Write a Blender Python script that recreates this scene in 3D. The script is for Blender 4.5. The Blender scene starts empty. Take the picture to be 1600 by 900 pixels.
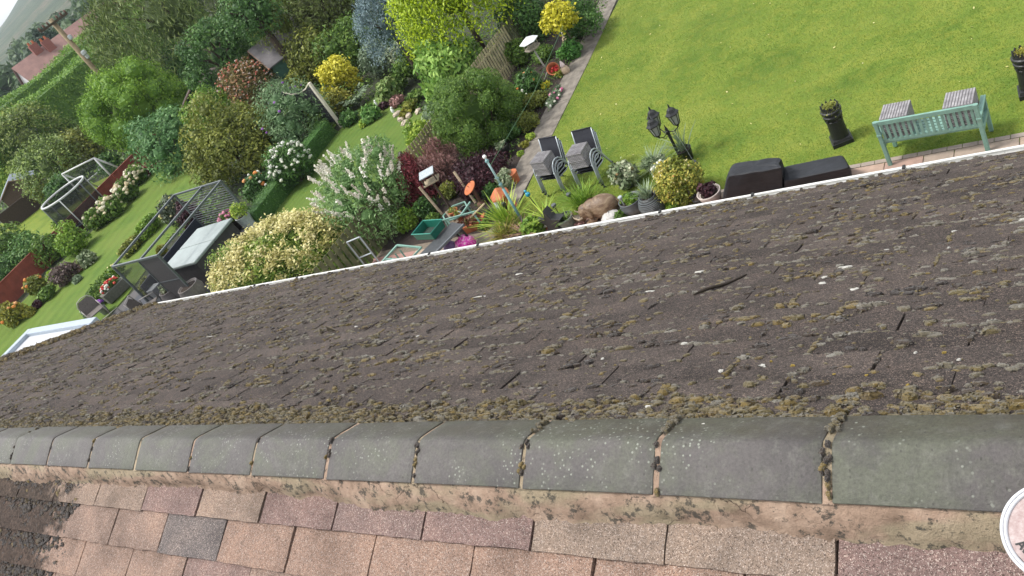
import bpy, math, random
import numpy as np
from mathutils import Matrix, Vector, Euler

# ------------------------------------------------------------------ camera, sky, sun, exposure
SC = bpy.context.scene
COL = SC.collection
H = 8.8                                   # eye height above the lawn (m)
F = 1320.97                               # focal length in px of the 1600 px wide frame
AX = np.array([0.78459446, -0.10680101, -0.61074142])   # ridge direction seen by the camera
AY = np.array([0.3759147, -0.70140182, 0.6055771])      # direction into the gardens
AZ = np.array([-0.49305139, -0.70471911, -0.51016791])  # up
RW = np.stack([AX, AY, AZ])
cam = bpy.data.objects.new('camera', bpy.data.cameras.new('camera'))
COL.objects.link(cam)
c0, c1, c2 = RW @ np.array([1, 0, 0.]), RW @ np.array([0, -1., 0]), RW @ np.array([0, 0, -1.])
cam.matrix_world = Matrix(((c0[0], c1[0], c2[0], 0), (c0[1], c1[1], c2[1], 0), (c0[2], c1[2], c2[2], H), (0, 0, 0, 1)))
cam.data.sensor_width = 36
cam.data.lens = F * 36 / 1600
cam.data.clip_start = 0.05
cam.data.clip_end = 9000
SC.camera = cam
SUN_DIR = Vector((-0.50, -0.22, 1.0)).normalized()       # towards the sun
SUN_EL, SUN_ROT = math.asin(SUN_DIR.z), math.atan2(SUN_DIR.x, SUN_DIR.y)
world = bpy.data.worlds.new('World'); SC.world = world; world.use_nodes = True
wn = world.node_tree
sky = wn.nodes.new('ShaderNodeTexSky'); sky.sky_type = 'NISHITA'; sky.sun_disc = False
sky.sun_elevation = SUN_EL; sky.sun_rotation = SUN_ROT
sky.air_density = 1.0; sky.dust_density = 1.5; sky.ozone_density = 1.0
hs = wn.nodes.new('ShaderNodeHueSaturation'); hs.inputs['Saturation'].default_value = 0.18
wn.links.new(sky.outputs[0], hs.inputs['Color'])
wn.links.new(hs.outputs[0], wn.nodes['Background'].inputs['Color'])
wn.nodes['Background'].inputs['Strength'].default_value = 0.15
sun = bpy.data.objects.new('sun', bpy.data.lights.new('sun', 'SUN')); COL.objects.link(sun)
sun.data.energy = 1.5; sun.data.angle = math.radians(10); sun.data.color = (1, 0.955, 0.89)
sun.rotation_euler = SUN_DIR.to_track_quat('Z', 'Y').to_euler()
SC.view_settings.view_transform = 'Standard'; SC.view_settings.look = 'None'
SC.view_settings.gamma = 1.0; SC.view_settings.use_curve_mapping = False
SC.view_settings.exposure = 1.25

HAZE_DENSITY = 0.00022
rng = np.random.default_rng(7)
random.seed(7)

def at(u, v, z=0.0):                       # place in the world seen at a spot of the photo, at height z
    r = RW @ np.array([u - 800.0, v - 450.0, F])
    return r / r[2] * (z - H) + np.array([0, 0, H])
def depth(p):
    return float((RW.T @ (np.asarray(p) - np.array([0, 0, H])))[2])

# ------------------------------------------------------------------ materials
def nmat(name):
    m = bpy.data.materials.new(name); m.use_nodes = True
    nt = m.node_tree; b = nt.nodes['Principled BSDF']
    return m, nt, b
def N(nt, t, **kw):
    n = nt.nodes.new(t)
    for k, v in kw.items():
        if k in n.inputs: n.inputs[k].default_value = v
        else: setattr(n, k, v)
    return n
def ramp(nt, fac, stops, interp='LINEAR'):
    r = nt.nodes.new('ShaderNodeValToRGB'); e = r.color_ramp.elements; r.color_ramp.interpolation = interp
    while len(e) < len(stops): e.new(0.5)
    for i, (p, c) in enumerate(stops):
        e[i].position = p; e[i].color = (*c, 1) if len(c) == 3 else c
    nt.links.new(fac, r.inputs[0]); return r.outputs[0]
def mix(nt, fac, a, b, mode='MIX'):
    n = nt.nodes.new('ShaderNodeMix'); n.data_type = 'RGBA'; n.blend_type = mode
    for s, val in ((0, fac), (6, a), (7, b)):
        if isinstance(val, (int, float)): n.inputs[s].default_value = val
        elif isinstance(val, tuple): n.inputs[s].default_value = (*val, 1) if len(val) == 3 else val
        else: nt.links.new(val, n.inputs[s])
    return n.outputs[2]
def objco(nt, scale=(1, 1, 1)):
    t = nt.nodes.new('ShaderNodeTexCoord'); mp = nt.nodes.new('ShaderNodeMapping')
    mp.inputs['Scale'].default_value = scale
    nt.links.new(t.outputs['Object'], mp.inputs[0]); return mp.outputs[0]
def noise(nt, co, scale, detail=3, rough=0.55, dist=0):
    n = N(nt, 'ShaderNodeTexNoise', Scale=scale, Detail=detail, Roughness=rough, Distortion=dist)
    nt.links.new(co, n.inputs['Vector']); return n.outputs[0]
def voro(nt, co, scale, out='Distance', feature='F1', rand=1.0):
    n = N(nt, 'ShaderNodeTexVoronoi', Scale=scale, Randomness=rand); n.feature = feature
    nt.links.new(co, n.inputs['Vector']); return n.outputs[out]
def bump(nt, b, h, strength=0.4, dist=0.01):
    n = N(nt, 'ShaderNodeBump', Strength=strength, Distance=dist)
    nt.links.new(h, n.inputs['Height']); nt.links.new(n.outputs[0], b.inputs['Normal'])
def attr(nt, name='tint'):
    a = nt.nodes.new('ShaderNodeAttribute'); a.attribute_name = name; return a.outputs['Fac']
def plain(name, col, rough=0.6, metal=0.0, var=0.25, scale=18, spec=0.4, bmp=0.0):
    m, nt, b = nmat(name)
    co = objco(nt)
    n1 = noise(nt, co, scale, 5, 0.6)
    d = tuple(c * (1 - var) for c in col); l = tuple(min(1, c * (1 + var)) for c in col)
    nt.links.new(ramp(nt, n1, [(0.3, d), (0.7, l)]), b.inputs['Base Color'])
    n2 = noise(nt, co, scale * 3, 4)
    rr = N(nt, 'ShaderNodeMapRange'); rr.inputs[3].default_value = max(0.05, rough - .12); rr.inputs[4].default_value = min(1, rough + .12)
    nt.links.new(n2, rr.inputs[0]); nt.links.new(rr.outputs[0], b.inputs['Roughness'])
    b.inputs['Metallic'].default_value = metal; b.inputs['Specular IOR Level'].default_value = spec
    if bmp: bump(nt, b, n2, bmp, 0.01)
    return m
LEAFM = {}
def leaf(name, dark, mid, light, trans=0.2, rough=0.5):
    if name in LEAFM: return LEAFM[name]
    m, nt, b = nmat('leaf_' + name)
    t = attr(nt)
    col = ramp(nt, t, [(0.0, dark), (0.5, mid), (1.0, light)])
    nt.links.new(col, b.inputs['Base Color'])
    b.inputs['Roughness'].default_value = rough; b.inputs['Specular IOR Level'].default_value = 0.25
    tr = N(nt, 'ShaderNodeBsdfTranslucent'); nt.links.new(col, tr.inputs[0])
    mx = N(nt, 'ShaderNodeMixShader'); mx.inputs[0].default_value = trans
    out = nt.nodes['Material Output']
    nt.links.new(b.outputs[0], mx.inputs[1]); nt.links.new(tr.outputs[0], mx.inputs[2]); nt.links.new(mx.outputs[0], out.inputs[0])
    LEAFM[name] = m; return m

# ------------------------------------------------------------------ object helpers
def link(o, parent=None):
    COL.objects.link(o)
    if parent is not None: o.parent = parent
    return o
def tag(o, label, cat, group=None, kind=None):
    o['label'] = label; o['category'] = cat
    if group: o['group'] = group
    if kind: o['kind'] = kind
    return o
def thing(name, label, cat, loc=(0, 0, 0), rz=0.0, group=None):
    o = bpy.data.objects.new(name, None); o.empty_display_size = 0.2
    o.location = tuple(float(c) for c in loc); o.rotation_euler = (0, 0, rz)
    link(o); return tag(o, label, cat, group)
def copy_tree(o, parent=None):
    c = o.copy(); link(c, parent)
    for ch in list(o.children): copy_tree(ch, c)
    return c
class MB:
    def __init__(s): s.v = []; s.f = []; s.m = []; s.t = []
    def add(s, vs, fs, mi=0, tint=0.5):
        k = len(s.v); s.v += [tuple(map(float, p)) for p in vs]
        for f in fs: s.f.append([i + k for i in f]); s.m.append(mi); s.t.append(tint)
        return s
    def box(s, c, d, rot=(0, 0, 0), mi=0, top=(1, 1), tint=0.5):
        M = Euler(rot).to_matrix(); a, b, h = d[0] / 2, d[1] / 2, d[2] / 2
        P = [(-a, -b, -h), (a, -b, -h), (a, b, -h), (-a, b, -h)] + [(x * top[0], y * top[1], h) for x, y in ((-a, -b), (a, -b), (a, b), (-a, b))]
        vs = [M @ Vector(p) + Vector(c) for p in P]
        return s.add(vs, [(3, 2, 1, 0), (4, 5, 6, 7), (0, 1, 5, 4), (1, 2, 6, 5), (2, 3, 7, 6), (3, 0, 4, 7)], mi, tint)
    def tube(s, pts, r, n=8, mi=0, closed=False, tint=0.5):
        pts = [Vector(p) for p in pts]; R = r if isinstance(r, (list, tuple)) else [r] * len(pts)
        k = len(pts); vs = []; up = None
        for i, p in enumerate(pts):
            a = pts[(i + 1) % k] if (closed or i < k - 1) else p; b = pts[i - 1] if (closed or i > 0) else p
            d = (a - b).normalized()
            if up is None: up = d.orthogonal().normalized()
            up = (up - d * up.dot(d)); up = up.normalized() if up.length > 1e-6 else d.orthogonal().normalized()
            q = d.cross(up)
            for j in range(n):
                t = 2 * math.pi * j / n; vs.append(p + (up * math.cos(t) + q * math.sin(t)) * R[i])
        fs = []
        for i in range(k if closed else k - 1):
            i2 = (i + 1) % k
            for j in range(n): fs.append((i * n + j, i * n + (j + 1) % n, i2 * n + (j + 1) % n, i2 * n + j))
        if not closed: fs += [tuple(range(n - 1, -1, -1)), tuple((k - 1) * n + j for j in range(n))]
        return s.add(vs, fs, mi, tint)
    def lathe(s, prof, c=(0, 0, 0), n=20, mi=0, sq=None, tint=0.5, wob=0):
        vs = []; fs = []
        for (r, z) in prof:
            for j in range(n):
                t = 2 * math.pi * (j + 0.5) / n; rr = r * (1 + wob * math.sin(3 * t + z * 9))
                vs.append((c[0] + rr * math.cos(t), c[1] + rr * math.sin(t), c[2] + z))
        for i in range(len(prof) - 1):
            for j in range(n): fs.append((i * n + j, i * n + (j + 1) % n, (i + 1) * n + (j + 1) % n, (i + 1) * n + j))
        fs.append(tuple(range(n - 1, -1, -1))); fs.append(tuple((len(prof) - 1) * n + j for j in range(n)))
        return s.add(vs, fs, mi, tint)
    def sphere(s, c, r, nu=10, nv=6, mi=0, tint=0.5, jit=0.0, half=False):
        r = r if isinstance(r, (tuple, list)) else (r, r, r); vs = []; fs = []
        lo = 0.0 if half else -math.pi / 2
        for i in range(nv + 1):
            ph = lo + (math.pi / 2 - lo) * i / nv
            for j in range(nu):
                t = 2 * math.pi * j / nu; q = 1 + (random.uniform(-jit, jit) if jit else 0)
                vs.append((c[0] + r[0] * q * math.cos(ph) * math.cos(t), c[1] + r[1] * q * math.cos(ph) * math.sin(t), c[2] + r[2] * q * math.sin(ph)))
        for i in range(nv):
            for j in range(nu): fs.append((i * nu + j, i * nu + (j + 1) % nu, (i + 1) * nu + (j + 1) % nu, (i + 1) * nu + j))
        return s.add(vs, fs, mi, tint)
    def prism(s, poly, z0, z1, mi=0, tint=0.5):
        n = len(poly); vs = [(x, y, z0) for x, y in poly] + [(x, y, z1) for x, y in poly]
        return s.add(vs, [tuple(range(n - 1, -1, -1)), tuple(range(n, 2 * n))] + [(i, (i + 1) % n, n + (i + 1) % n, n + i) for i in range(n)], mi, tint)
    def xf(s, M, k=0):
        for i in range(k, len(s.v)): s.v[i] = tuple(M @ Vector(s.v[i]))
        return s
    def build(s, name, mats, parent=None, loc=(0, 0, 0), rot=(0, 0, 0), smooth=False, bevel=0.0, tint=False, sub=0):
        me = bpy.data.meshes.new(name); me.from_pydata(s.v, [], s.f)
        for m in (mats if isinstance(mats, (list, tuple)) else [mats]): me.materials.append(m)
        me.polygons.foreach_set('material_index', s.m)
        if smooth: me.polygons.foreach_set('use_smooth', [True] * len(s.f))
        if tint: me.attributes.new('tint', 'FLOAT', 'FACE').data.foreach_set('value', s.t)
        me.update(); o = bpy.data.objects.new(name, me); o.location = tuple(float(c) for c in loc); o.rotation_euler = rot
        link(o, parent)
        if bevel:
            b = o.modifiers.new('bevel', 'BEVEL'); b.width = bevel; b.segments = 2; b.limit_method = 'ANGLE'
        if sub:
            q = o.modifiers.new('sub', 'SUBSURF'); q.levels = q.render_levels = sub
        return o
def qmesh(name, V, tint, mats, parent=None, loc=(0, 0, 0), midx=None, smooth=False):
    """V: (n,4,3) independent quads"""
    n = len(V); me = bpy.data.meshes.new(name)
    me.vertices.add(n * 4); me.vertices.foreach_set('co', np.ascontiguousarray(V, dtype=np.float32).ravel())
    me.loops.add(n * 4); me.loops.foreach_set('vertex_index', np.arange(n * 4, dtype=np.int32))
    me.polygons.add(n); me.polygons.foreach_set('loop_start', np.arange(0, n * 4, 4, dtype=np.int32))
    me.polygons.foreach_set('loop_total', np.full(n, 4, dtype=np.int32))
    for m in (mats if isinstance(mats, (list, tuple)) else [mats]): me.materials.append(m)
    if midx is not None: me.polygons.foreach_set('material_index', np.asarray(midx, dtype=np.int32))
    if smooth: me.polygons.foreach_set('use_smooth', np.ones(n, dtype=bool))
    me.update(calc_edges=True)
    me.attributes.new('tint', 'FLOAT', 'FACE').data.foreach_set('value', np.asarray(tint, dtype=np.float32))
    o = bpy.data.objects.new(name, me); o.location = tuple(float(c) for c in loc); link(o, parent); return o
def unit(a): return a / np.maximum(np.linalg.norm(a, axis=-1, keepdims=True), 1e-9)
def rdir(n):
    return unit(rng.normal(size=(n, 3)))

# ------------------------------------------------------------------ foliage
def leaves(P, Nn, size, asp=0.45, hang=0.0, fold=0.2):
    n = len(P); Nn = unit(Nn)
    a = np.cross(Nn, rdir(n)); a[:, 2] -= hang; a = unit(a); b = unit(np.cross(Nn, a))
    s = (size * rng.uniform(0.65, 1.35, n))[:, None]
    return np.stack([P - a * s * .5, P + b * s * asp * .5 + Nn * s * fold * .3, P + a * s * .5, P - b * s * asp * .5 + Nn * s * fold * .3], 1)
def ballquads(c, r, nu=8, nv=5, jit=0.12):
    vs = []
    J = 1 + rng.uniform(-jit, jit, (nv + 1, nu))
    for i in range(nv + 1):
        ph = -math.pi / 2 + math.pi * i / nv
        vs.append(np.stack([c[0] + r[0] * J[i] * math.cos(ph) * np.cos(np.arange(nu) * 2 * math.pi / nu),
                            c[1] + r[1] * J[i] * math.cos(ph) * np.sin(np.arange(nu) * 2 * math.pi / nu),
                            c[2] + r[2] * J[i] * math.sin(ph)], 1))
    vs = np.array(vs); q = []
    for i in range(nv):
        for j in range(nu): q.append([vs[i, j], vs[i, (j + 1) % nu], vs[i + 1, (j + 1) % nu], vs[i + 1, j]])
    return np.array(q)
def lobes(rx, ry, rz, nl, lr, low=-0.35):
    L = []; g = math.pi * (3 - math.sqrt(5))
    for i in range(nl):
        z = low + (1 - low) * (i + 0.5) / nl; q = math.sqrt(max(0, 1 - z * z)); t = g * i + rng.uniform(-.5, .5)
        k = 1 - lr * rng.uniform(0.75, 1.15)
        L.append((np.array([rx * q * math.cos(t), ry * q * math.sin(t), rz * z]) * k, lr * rng.uniform(0.75, 1.3)))
    return L
def crown(rx, ry, rz, n, size, nl=14, lr=0.42, asp=0.45, up=0.5, hang=0.0, low=-0.8, core=0.4, shell=0.5, tvar=0.26, ragged=0.2, lump=0.0):
    """quads and tints of a leafy crown centred on the origin"""
    sc = np.array([rx, ry, rz]); L = lobes(rx, ry, rz, nl, lr, low)
    L = [(c * (1 + lump * rng.normal()), r * (1 + .6 * lump * rng.normal())) for c, r in L]
    L.append((np.zeros(3), 0.62))
    rad = np.array([l[1] for l in L]); cen = np.array([l[0] / sc for l in L])
    pr = rad ** 2; pr[-1] *= 0.3; pr /= pr.sum()
    k = rng.choice(len(L), size=int(n * 1.7), p=pr); d = rdir(len(k))
    d[:, 2] = np.where((d[:, 2] < -0.6) & (rng.random(len(k)) < .4), -d[:, 2], d[:, 2])
    rr = rad[k] * (1 - shell + shell * rng.random(len(k)) ** .6 + ragged * np.abs(rng.normal(size=len(k))))
    p = cen[k] + d * rr[:, None]
    dist = np.linalg.norm(p[:, None, :] - cen[None], axis=2) / rad[None]
    dist[np.arange(len(k)), k] = 9
    keep = dist.min(1) > 0.8
    p = p[keep][:n]; d = d[keep][:n]; k = k[keep][:n]
    off = rng.uniform(-tvar, tvar, len(L))
    P = p * sc; nn = d + np.array([0, 0, up]) + rng.normal(size=d.shape) * 0.8
    Q = leaves(P, nn, size, asp, hang)
    t = np.clip(0.5 + off[k] + rng.normal(size=len(k)) * 0.24, 0, 1)
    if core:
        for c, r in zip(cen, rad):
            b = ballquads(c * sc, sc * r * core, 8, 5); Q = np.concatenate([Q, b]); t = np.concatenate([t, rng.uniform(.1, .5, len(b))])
    return Q, t
def blades(n, h, spread, w, lean=0.5, base=0.05, seg=3, curl=0.5):
    az = rng.uniform(0, 2 * math.pi, n); ln = lean * rng.uniform(0.1, 1.0, n); hh = h * rng.uniform(0.55, 1.1, n)
    bx = rng.normal(size=(n, 2)) * base; dx = np.stack([np.cos(az), np.sin(az)], 1); px = np.stack([-dx[:, 1], dx[:, 0]], 1)
    Q = []; T = []; tt = rng.uniform(0.2, 0.9, n)
    def pt(t):
        r = spread * ln * (t + curl * t * t); z = hh * (t - curl * 0.55 * ln * t * t)
        return np.concatenate([bx + dx * r[:, None], z[:, None]], 1)
    for i in range(seg):
        a, b = pt(i / seg), pt((i + 1) / seg); wa, wb = w * (1 - .9 * (i / seg) ** 2), w * (1 - .9 * ((i + 1) / seg) ** 2)
        p3 = np.concatenate([px, np.zeros((n, 1))], 1)
        Q.append(np.stack([a - p3 * wa / 2, a + p3 * wa / 2, b + p3 * wb / 2, b - p3 * wb / 2], 1)); T.append(tt)
    return np.concatenate(Q), np.concatenate(T)
def sprays(rx, ry, rz, n, length, size, per=7, low=-0.5, droop=0.5, asp=0.5):
    """feathery branch sprays on an ellipsoid: every spray is a drooping line of leaflets"""
    d = rdir(n); d[:, 2] = np.where(d[:, 2] < low, -d[:, 2], d[:, 2]); sc = np.array([rx, ry, rz])
    P0 = d * sc * (0.62 + 0.34 * rng.random(n) ** .6)[:, None]
    out = unit(d * np.array([1, 1, .5]) + rng.normal(size=(n, 3)) * .3); Q = []; T = []
    t0 = np.clip(0.45 + rng.normal(size=n) * .2, 0, 1)
    for i in range(per):
        f = (i + .5) / per
        P = P0 + out * length * f * rng.uniform(.8, 1.2, (n, 1)); P[:, 2] -= droop * length * f * f
        P += rng.normal(size=P.shape) * size * .35
        Q.append(leaves(P, out * .3 + np.array([0, 0, 1]) + rng.normal(size=P.shape) * .5, size * (1.1 - .5 * f), asp, hang=droop * .6)); T.append(np.clip(t0 + (f - .5) * .5 + rng.normal(size=n) * .08, 0, 1))
    return np.concatenate(Q), np.concatenate(T)
def heads(P, r, nu=6, nv=4, jit=.2):
    Q = [ballquads(p, np.array([r, r, r * .8]) * rng.uniform(.7, 1.25), nu, nv, jit) for p in P]
    return np.concatenate(Q), np.concatenate([np.full(len(q), rng.uniform(.2, 1)) for q in Q])
def surf(rx, ry, rz, n, low=0.0, k=1.0):
    d = rdir(n); d[:, 2] = np.where(d[:, 2] < low, np.abs(d[:, 2]), d[:, 2]); return d * np.array([rx, ry, rz]) * k
BARK = plain('bark_brown', (0.07, 0.05, 0.035), 0.9, var=.4, scale=25, bmp=.6)
BARKG = plain('bark_grey', (0.16, 0.14, 0.11), 0.9, var=.35, scale=20, bmp=.6)
def twigs(parent, rx, ry, base_z, top_z, n=6, r=0.02, mat=None, name='stem'):
    mb = MB()
    for i in range(n):
        t = 2 * math.pi * i / n + random.random(); a = random.uniform(.25, .7)
        mb.tube([(0.06 * math.cos(t), .06 * math.sin(t), base_z), (rx * a * .5 * math.cos(t), ry * a * .5 * math.sin(t), (base_z + top_z) * .5),
                 (rx * a * math.cos(t + .2), ry * a * math.sin(t + .2), top_z)], [r, r * .75, r * .35], 6)
    return mb.build(name, mat or BARK, parent)

# ------------------------------------------------------------------ setting: ground, hills, lawns, paving
def hfield(x, y):
    """terrain height: flat gardens, a dip beyond them, then hills along the horizon"""
    r = np.hypot(x, y); z = -3.5 * np.clip((r - 70) / 90, 0, 1) ** 1.3
    az = np.degrees(np.arctan2(y, -x))                      # 0 = along the ridge, 90 = straight over the gardens
    ramp_ = np.clip((r - 420) / 1300, 0, 1); ramp_ = ramp_ * ramp_ * (3 - 2 * ramp_)
    hh = 24 + np.clip((az - 29.7) * 9, -16, 70) + 2.0 * np.sin(az * 2.3) + 2.5 * np.sin(r * .006 + az * .9)
    return z + ramp_ * np.clip(hh, 8, 150)
def polar(name, r0, r1, nr, na, mat, power=2.0):
    rs = r0 + (r1 - r0) * (np.arange(nr + 1) / nr) ** power; th = np.arange(na) * 2 * math.pi / na
    X = rs[:, None] * np.cos(th); Y = rs[:, None] * np.sin(th); Z = hfield(X, Y)
    if r0 == 0: Z[:3] = 0
    mb = MB(); mb.v = [tuple(p) for p in np.stack([X, Y, Z], 2).reshape(-1, 3)]
    for i in range(nr):
        for j in range(na): mb.f.append([i * na + j, (i + 1) * na + j, (i + 1) * na + (j + 1) % na, i * na + (j + 1) % na]); mb.m.append(0); mb.t.append(.5)
    return mb.build(name, mat, smooth=True)
m, nt, b = nmat('garden_ground'); co = objco(nt)
g1 = ramp(nt, noise(nt, co, .6, 7, .7), [(.35, (.030, .022, .015)), (.5, (.026, .034, .013)), (.7, (.034, .052, .016))])
nt.links.new(g1, b.inputs['Base Color']); b.inputs['Roughness'].default_value = .95; bump(nt, b, noise(nt, co, 14, 5), .8, .03)
o = polar('ground', 0.0, 420.0, 60, 96, m); o.location.z = -0.008; o['kind'] = 'structure'
m, nt, b = nmat('hillside'); co = objco(nt)
woods = ramp(nt, noise(nt, co, .012, 7, .7), [(.42, (.020, .042, .014)), (.5, (.06, .085, .03)), (.57, (.16, .115, .075)), (.66, (.05, .08, .03))])
nt.links.new(mix(nt, ramp(nt, noise(nt, co, .12, 5), [(.35, (0, 0, 0)), (.65, (1, 1, 1))]), woods, (.03, .055, .02)), b.inputs['Base Color'])
b.inputs['Roughness'].default_value = 1; bump(nt, b, noise(nt, co, .09, 6, .7), 1.0, 6)
o = polar('hills', 420.0, 3200.0, 60, 160, m, 1.3); o.location.z = -0.008; o['kind'] = 'structure'

def lawnmat(name, a, b_, c, stripes=None, dry=0.3):
    m, nt, bs = nmat(name); co = objco(nt)
    big = noise(nt, co, .55, 4, .6, .4); fine = noise(nt, co, 38, 4, .7); mid = noise(nt, co, 3.2, 5, .65, .6)
    col = ramp(nt, big, [(.32, a), (.5, b_), (.7, c)])
    col = mix(nt, ramp(nt, mid, [(.42, (0, 0, 0)), (.72, (dry,) * 3)]), col, tuple(min(1, x * k) for x, k in zip(c, (1.45, 1.15, 1.0))))
    if stripes:
        w = N(nt, 'ShaderNodeTexWave', Scale=stripes[0], Distortion=.6, Detail=1.0); w.bands_direction = 'DIAGONAL' if stripes[1] else 'X'
        nt.links.new(objco(nt, (1, .35, 1)), w.inputs['Vector'])
        col = mix(nt, ramp(nt, w.outputs['Fac'], [(.2, (0, 0, 0)), (.8, (.22,) * 3)]), col, tuple(x * 1.5 for x in b_))
    col = mix(nt, .85, col, ramp(nt, fine, [(.25, (.55, .55, .55)), (.75, (1.25, 1.25, 1.2))]), 'MULTIPLY')
    nt.links.new(col, bs.inputs['Base Color']); bs.inputs['Roughness'].default_value = .9; bs.inputs['Specular IOR Level'].default_value = .15
    bump(nt, bs, fine, .8, .025); return m
LAWNS = []
def sheet(name, poly, z, mat, div=0):
    if name in ('lawn', 'path'): LAWNS.append(poly)
    mb = MB(); mb.add([(x, y, 0) for x, y in poly], [tuple(range(len(poly)))])
    o = mb.build(name, mat, loc=(0, 0, z)); o['kind'] = 'structure'; return o
LAWN = lawnmat('lawn_yellow_green', (0.09091, 0.1542, 0.02241), (0.1421, 0.2056, 0.03137), (0.1988, 0.2399, 0.04481), dry=.4)
LAWN2 = lawnmat('lawn_fresh_green', (.070, .130, .024), (.092, .155, .030), (.120, .172, .038), (1.1, False))
LAWN3 = lawnmat('lawn_bright_green', (.078, .142, .024), (.105, .165, .030), (.130, .180, .038), (.8, True), .2)
sheet('flower_bed', [(-16.6, 9), (-12.2, 9), (-13.2, 26), (-13.6, 40), (-16.6, 40)], 0.004, plain('bed_soil', (.032, .023, .019), 1, var=.5, scale=12, bmp=1))
lawn_a = [(-11.62, 12.62), (3, 12.05), (6, 12.0), (10, 34), (-13.3, 34), (-12.55, 23.4), (-12.30, 18.8)]
sheet('lawn', lawn_a, 0.012, LAWN)
sheet('lawn', [(-23.2, 9), (-22.6, 14.8), (-23.45, 15.5), (-23.75, 19.5), (-23.75, 22.2), (-22.5, 23.4), (-21.4, 22.2), (-20.6, 21.0), (-19.0, 20.2), (-17.6, 19.6), (-15.9, 19.0), (-15.9, 9)], 0.012, LAWN2)
sheet('lawn', [(-39.2, 6), (-40.2, 21), (-39.9, 27), (-37.5, 27), (-32.5, 20.5), (-30.6, 17.5), (-29.2, 13), (-28.6, 6)], 0.012, LAWN3)
sheet('lawn', [(-64, 6), (-60, 24), (-48, 25), (-43, 26), (-41.5, 6)], 0.006, LAWN)
# concrete path with joints, patio paving
PATH = plain('path_concrete', (.17, .15, .125), .85, var=.4, scale=5, bmp=.5)
mb = MB(); ys = [9.2, 11.2, 12.9, 14.3, 16.2, 17.9, 19.7, 21.6, 23.5, 26, 30, 34]
xr = lambda y: -11.66 - (y - 12) * .075 - .006 * max(0, y - 19) ** 2; xl = lambda y: xr(y) - .72 + .02 * math.sin(y)
for a, b_ in zip(ys, ys[1:]):
    g = .012; z = .03 + random.uniform(-.004, .004)
    mb.add([(xl(a + g), a + g, z), (xr(a + g), a + g, z), (xr(b_ - g), b_ - g, z + .003), (xl(b_ - g), b_ - g, z + .003)] + [(xl(a + g), a + g, 0), (xr(a + g), a + g, 0), (xr(b_ - g), b_ - g, 0), (xl(b_ - g), b_ - g, 0)],
           [(0, 1, 2, 3), (5, 4, 0, 1)[::-1], (6, 5, 1, 2)[::-1], (4, 7, 3, 0)[::-1]])
o = mb.build('path', PATH); o['kind'] = 'structure'
m, nt, b = nmat('patio_slab_stone'); t = attr(nt); co = objco(nt)
col = ramp(nt, t, [(0, (.30, .16, .14)), (.3, (.33, .21, .17)), (.6, (.36, .27, .20)), (1, (.25, .21, .18))])
nt.links.new(mix(nt, .6, col, ramp(nt, noise(nt, co, 6, 6, .7), [(.3, (.6, .6, .6)), (.7, (1.2, 1.2, 1.2))]), 'MULTIPLY'), b.inputs['Base Color']); b.inputs['Roughness'].default_value = .75
mb = MB()
for j in range(13):
    y = 12.33 - j * .6
    x = -16 + random.random() * .5
    while x < 4:
        w = random.choice((.45, .6, .9)); mb.box((x + w / 2, y - .3, .0), (w - .014, .586, .05), tint=random.random()); x += w
x = -11
while x < 4: mb.box((x + .11, 12.33 + .055, .0), (.212, .1, .06), tint=.9 + .1 * random.random()); x += .222
o = mb.build('patio_paving', m, tint=True); o['kind'] = 'structure'
sheet('patio_bed', [(-16, 4.5), (5, 4.5), (5, 12.45), (-16, 12.6)], 0.008, plain('joint_sand', (.16, .13, .1), 1))
# dark decking in the third garden
DECK = plain('deck_dark_slab', (.022, .024, .032), .55, var=.35, scale=3)
mb = MB()
for i in range(5):
    for j in range(6):
        mb.box((-28.2 + 1.18 * i + .59, 8.6 + 1.18 * j + .59, .0), (1.168, 1.168, .07), tint=random.random())
o = mb.build('deck', DECK); o['kind'] = 'structure'
sheet('patio_paving', [(-23.2, 12.4), (-21.2, 11.5), (-20.2, 6), (-29, 6), (-29, 16), (-23.4, 16)], .009, plain('slab_dark_grey', (.08, .075, .075), .8))  # paving around the deck, its slabs dark grey themselves
sheet('path', [(-23.3, 14.9), (-22.5, 14.4), (-22.3, 12.6), (-23.2, 12.6)], .016, plain('gravel_pink', (.34, .25, .2), .95, var=.5, scale=40, bmp=1))

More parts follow.
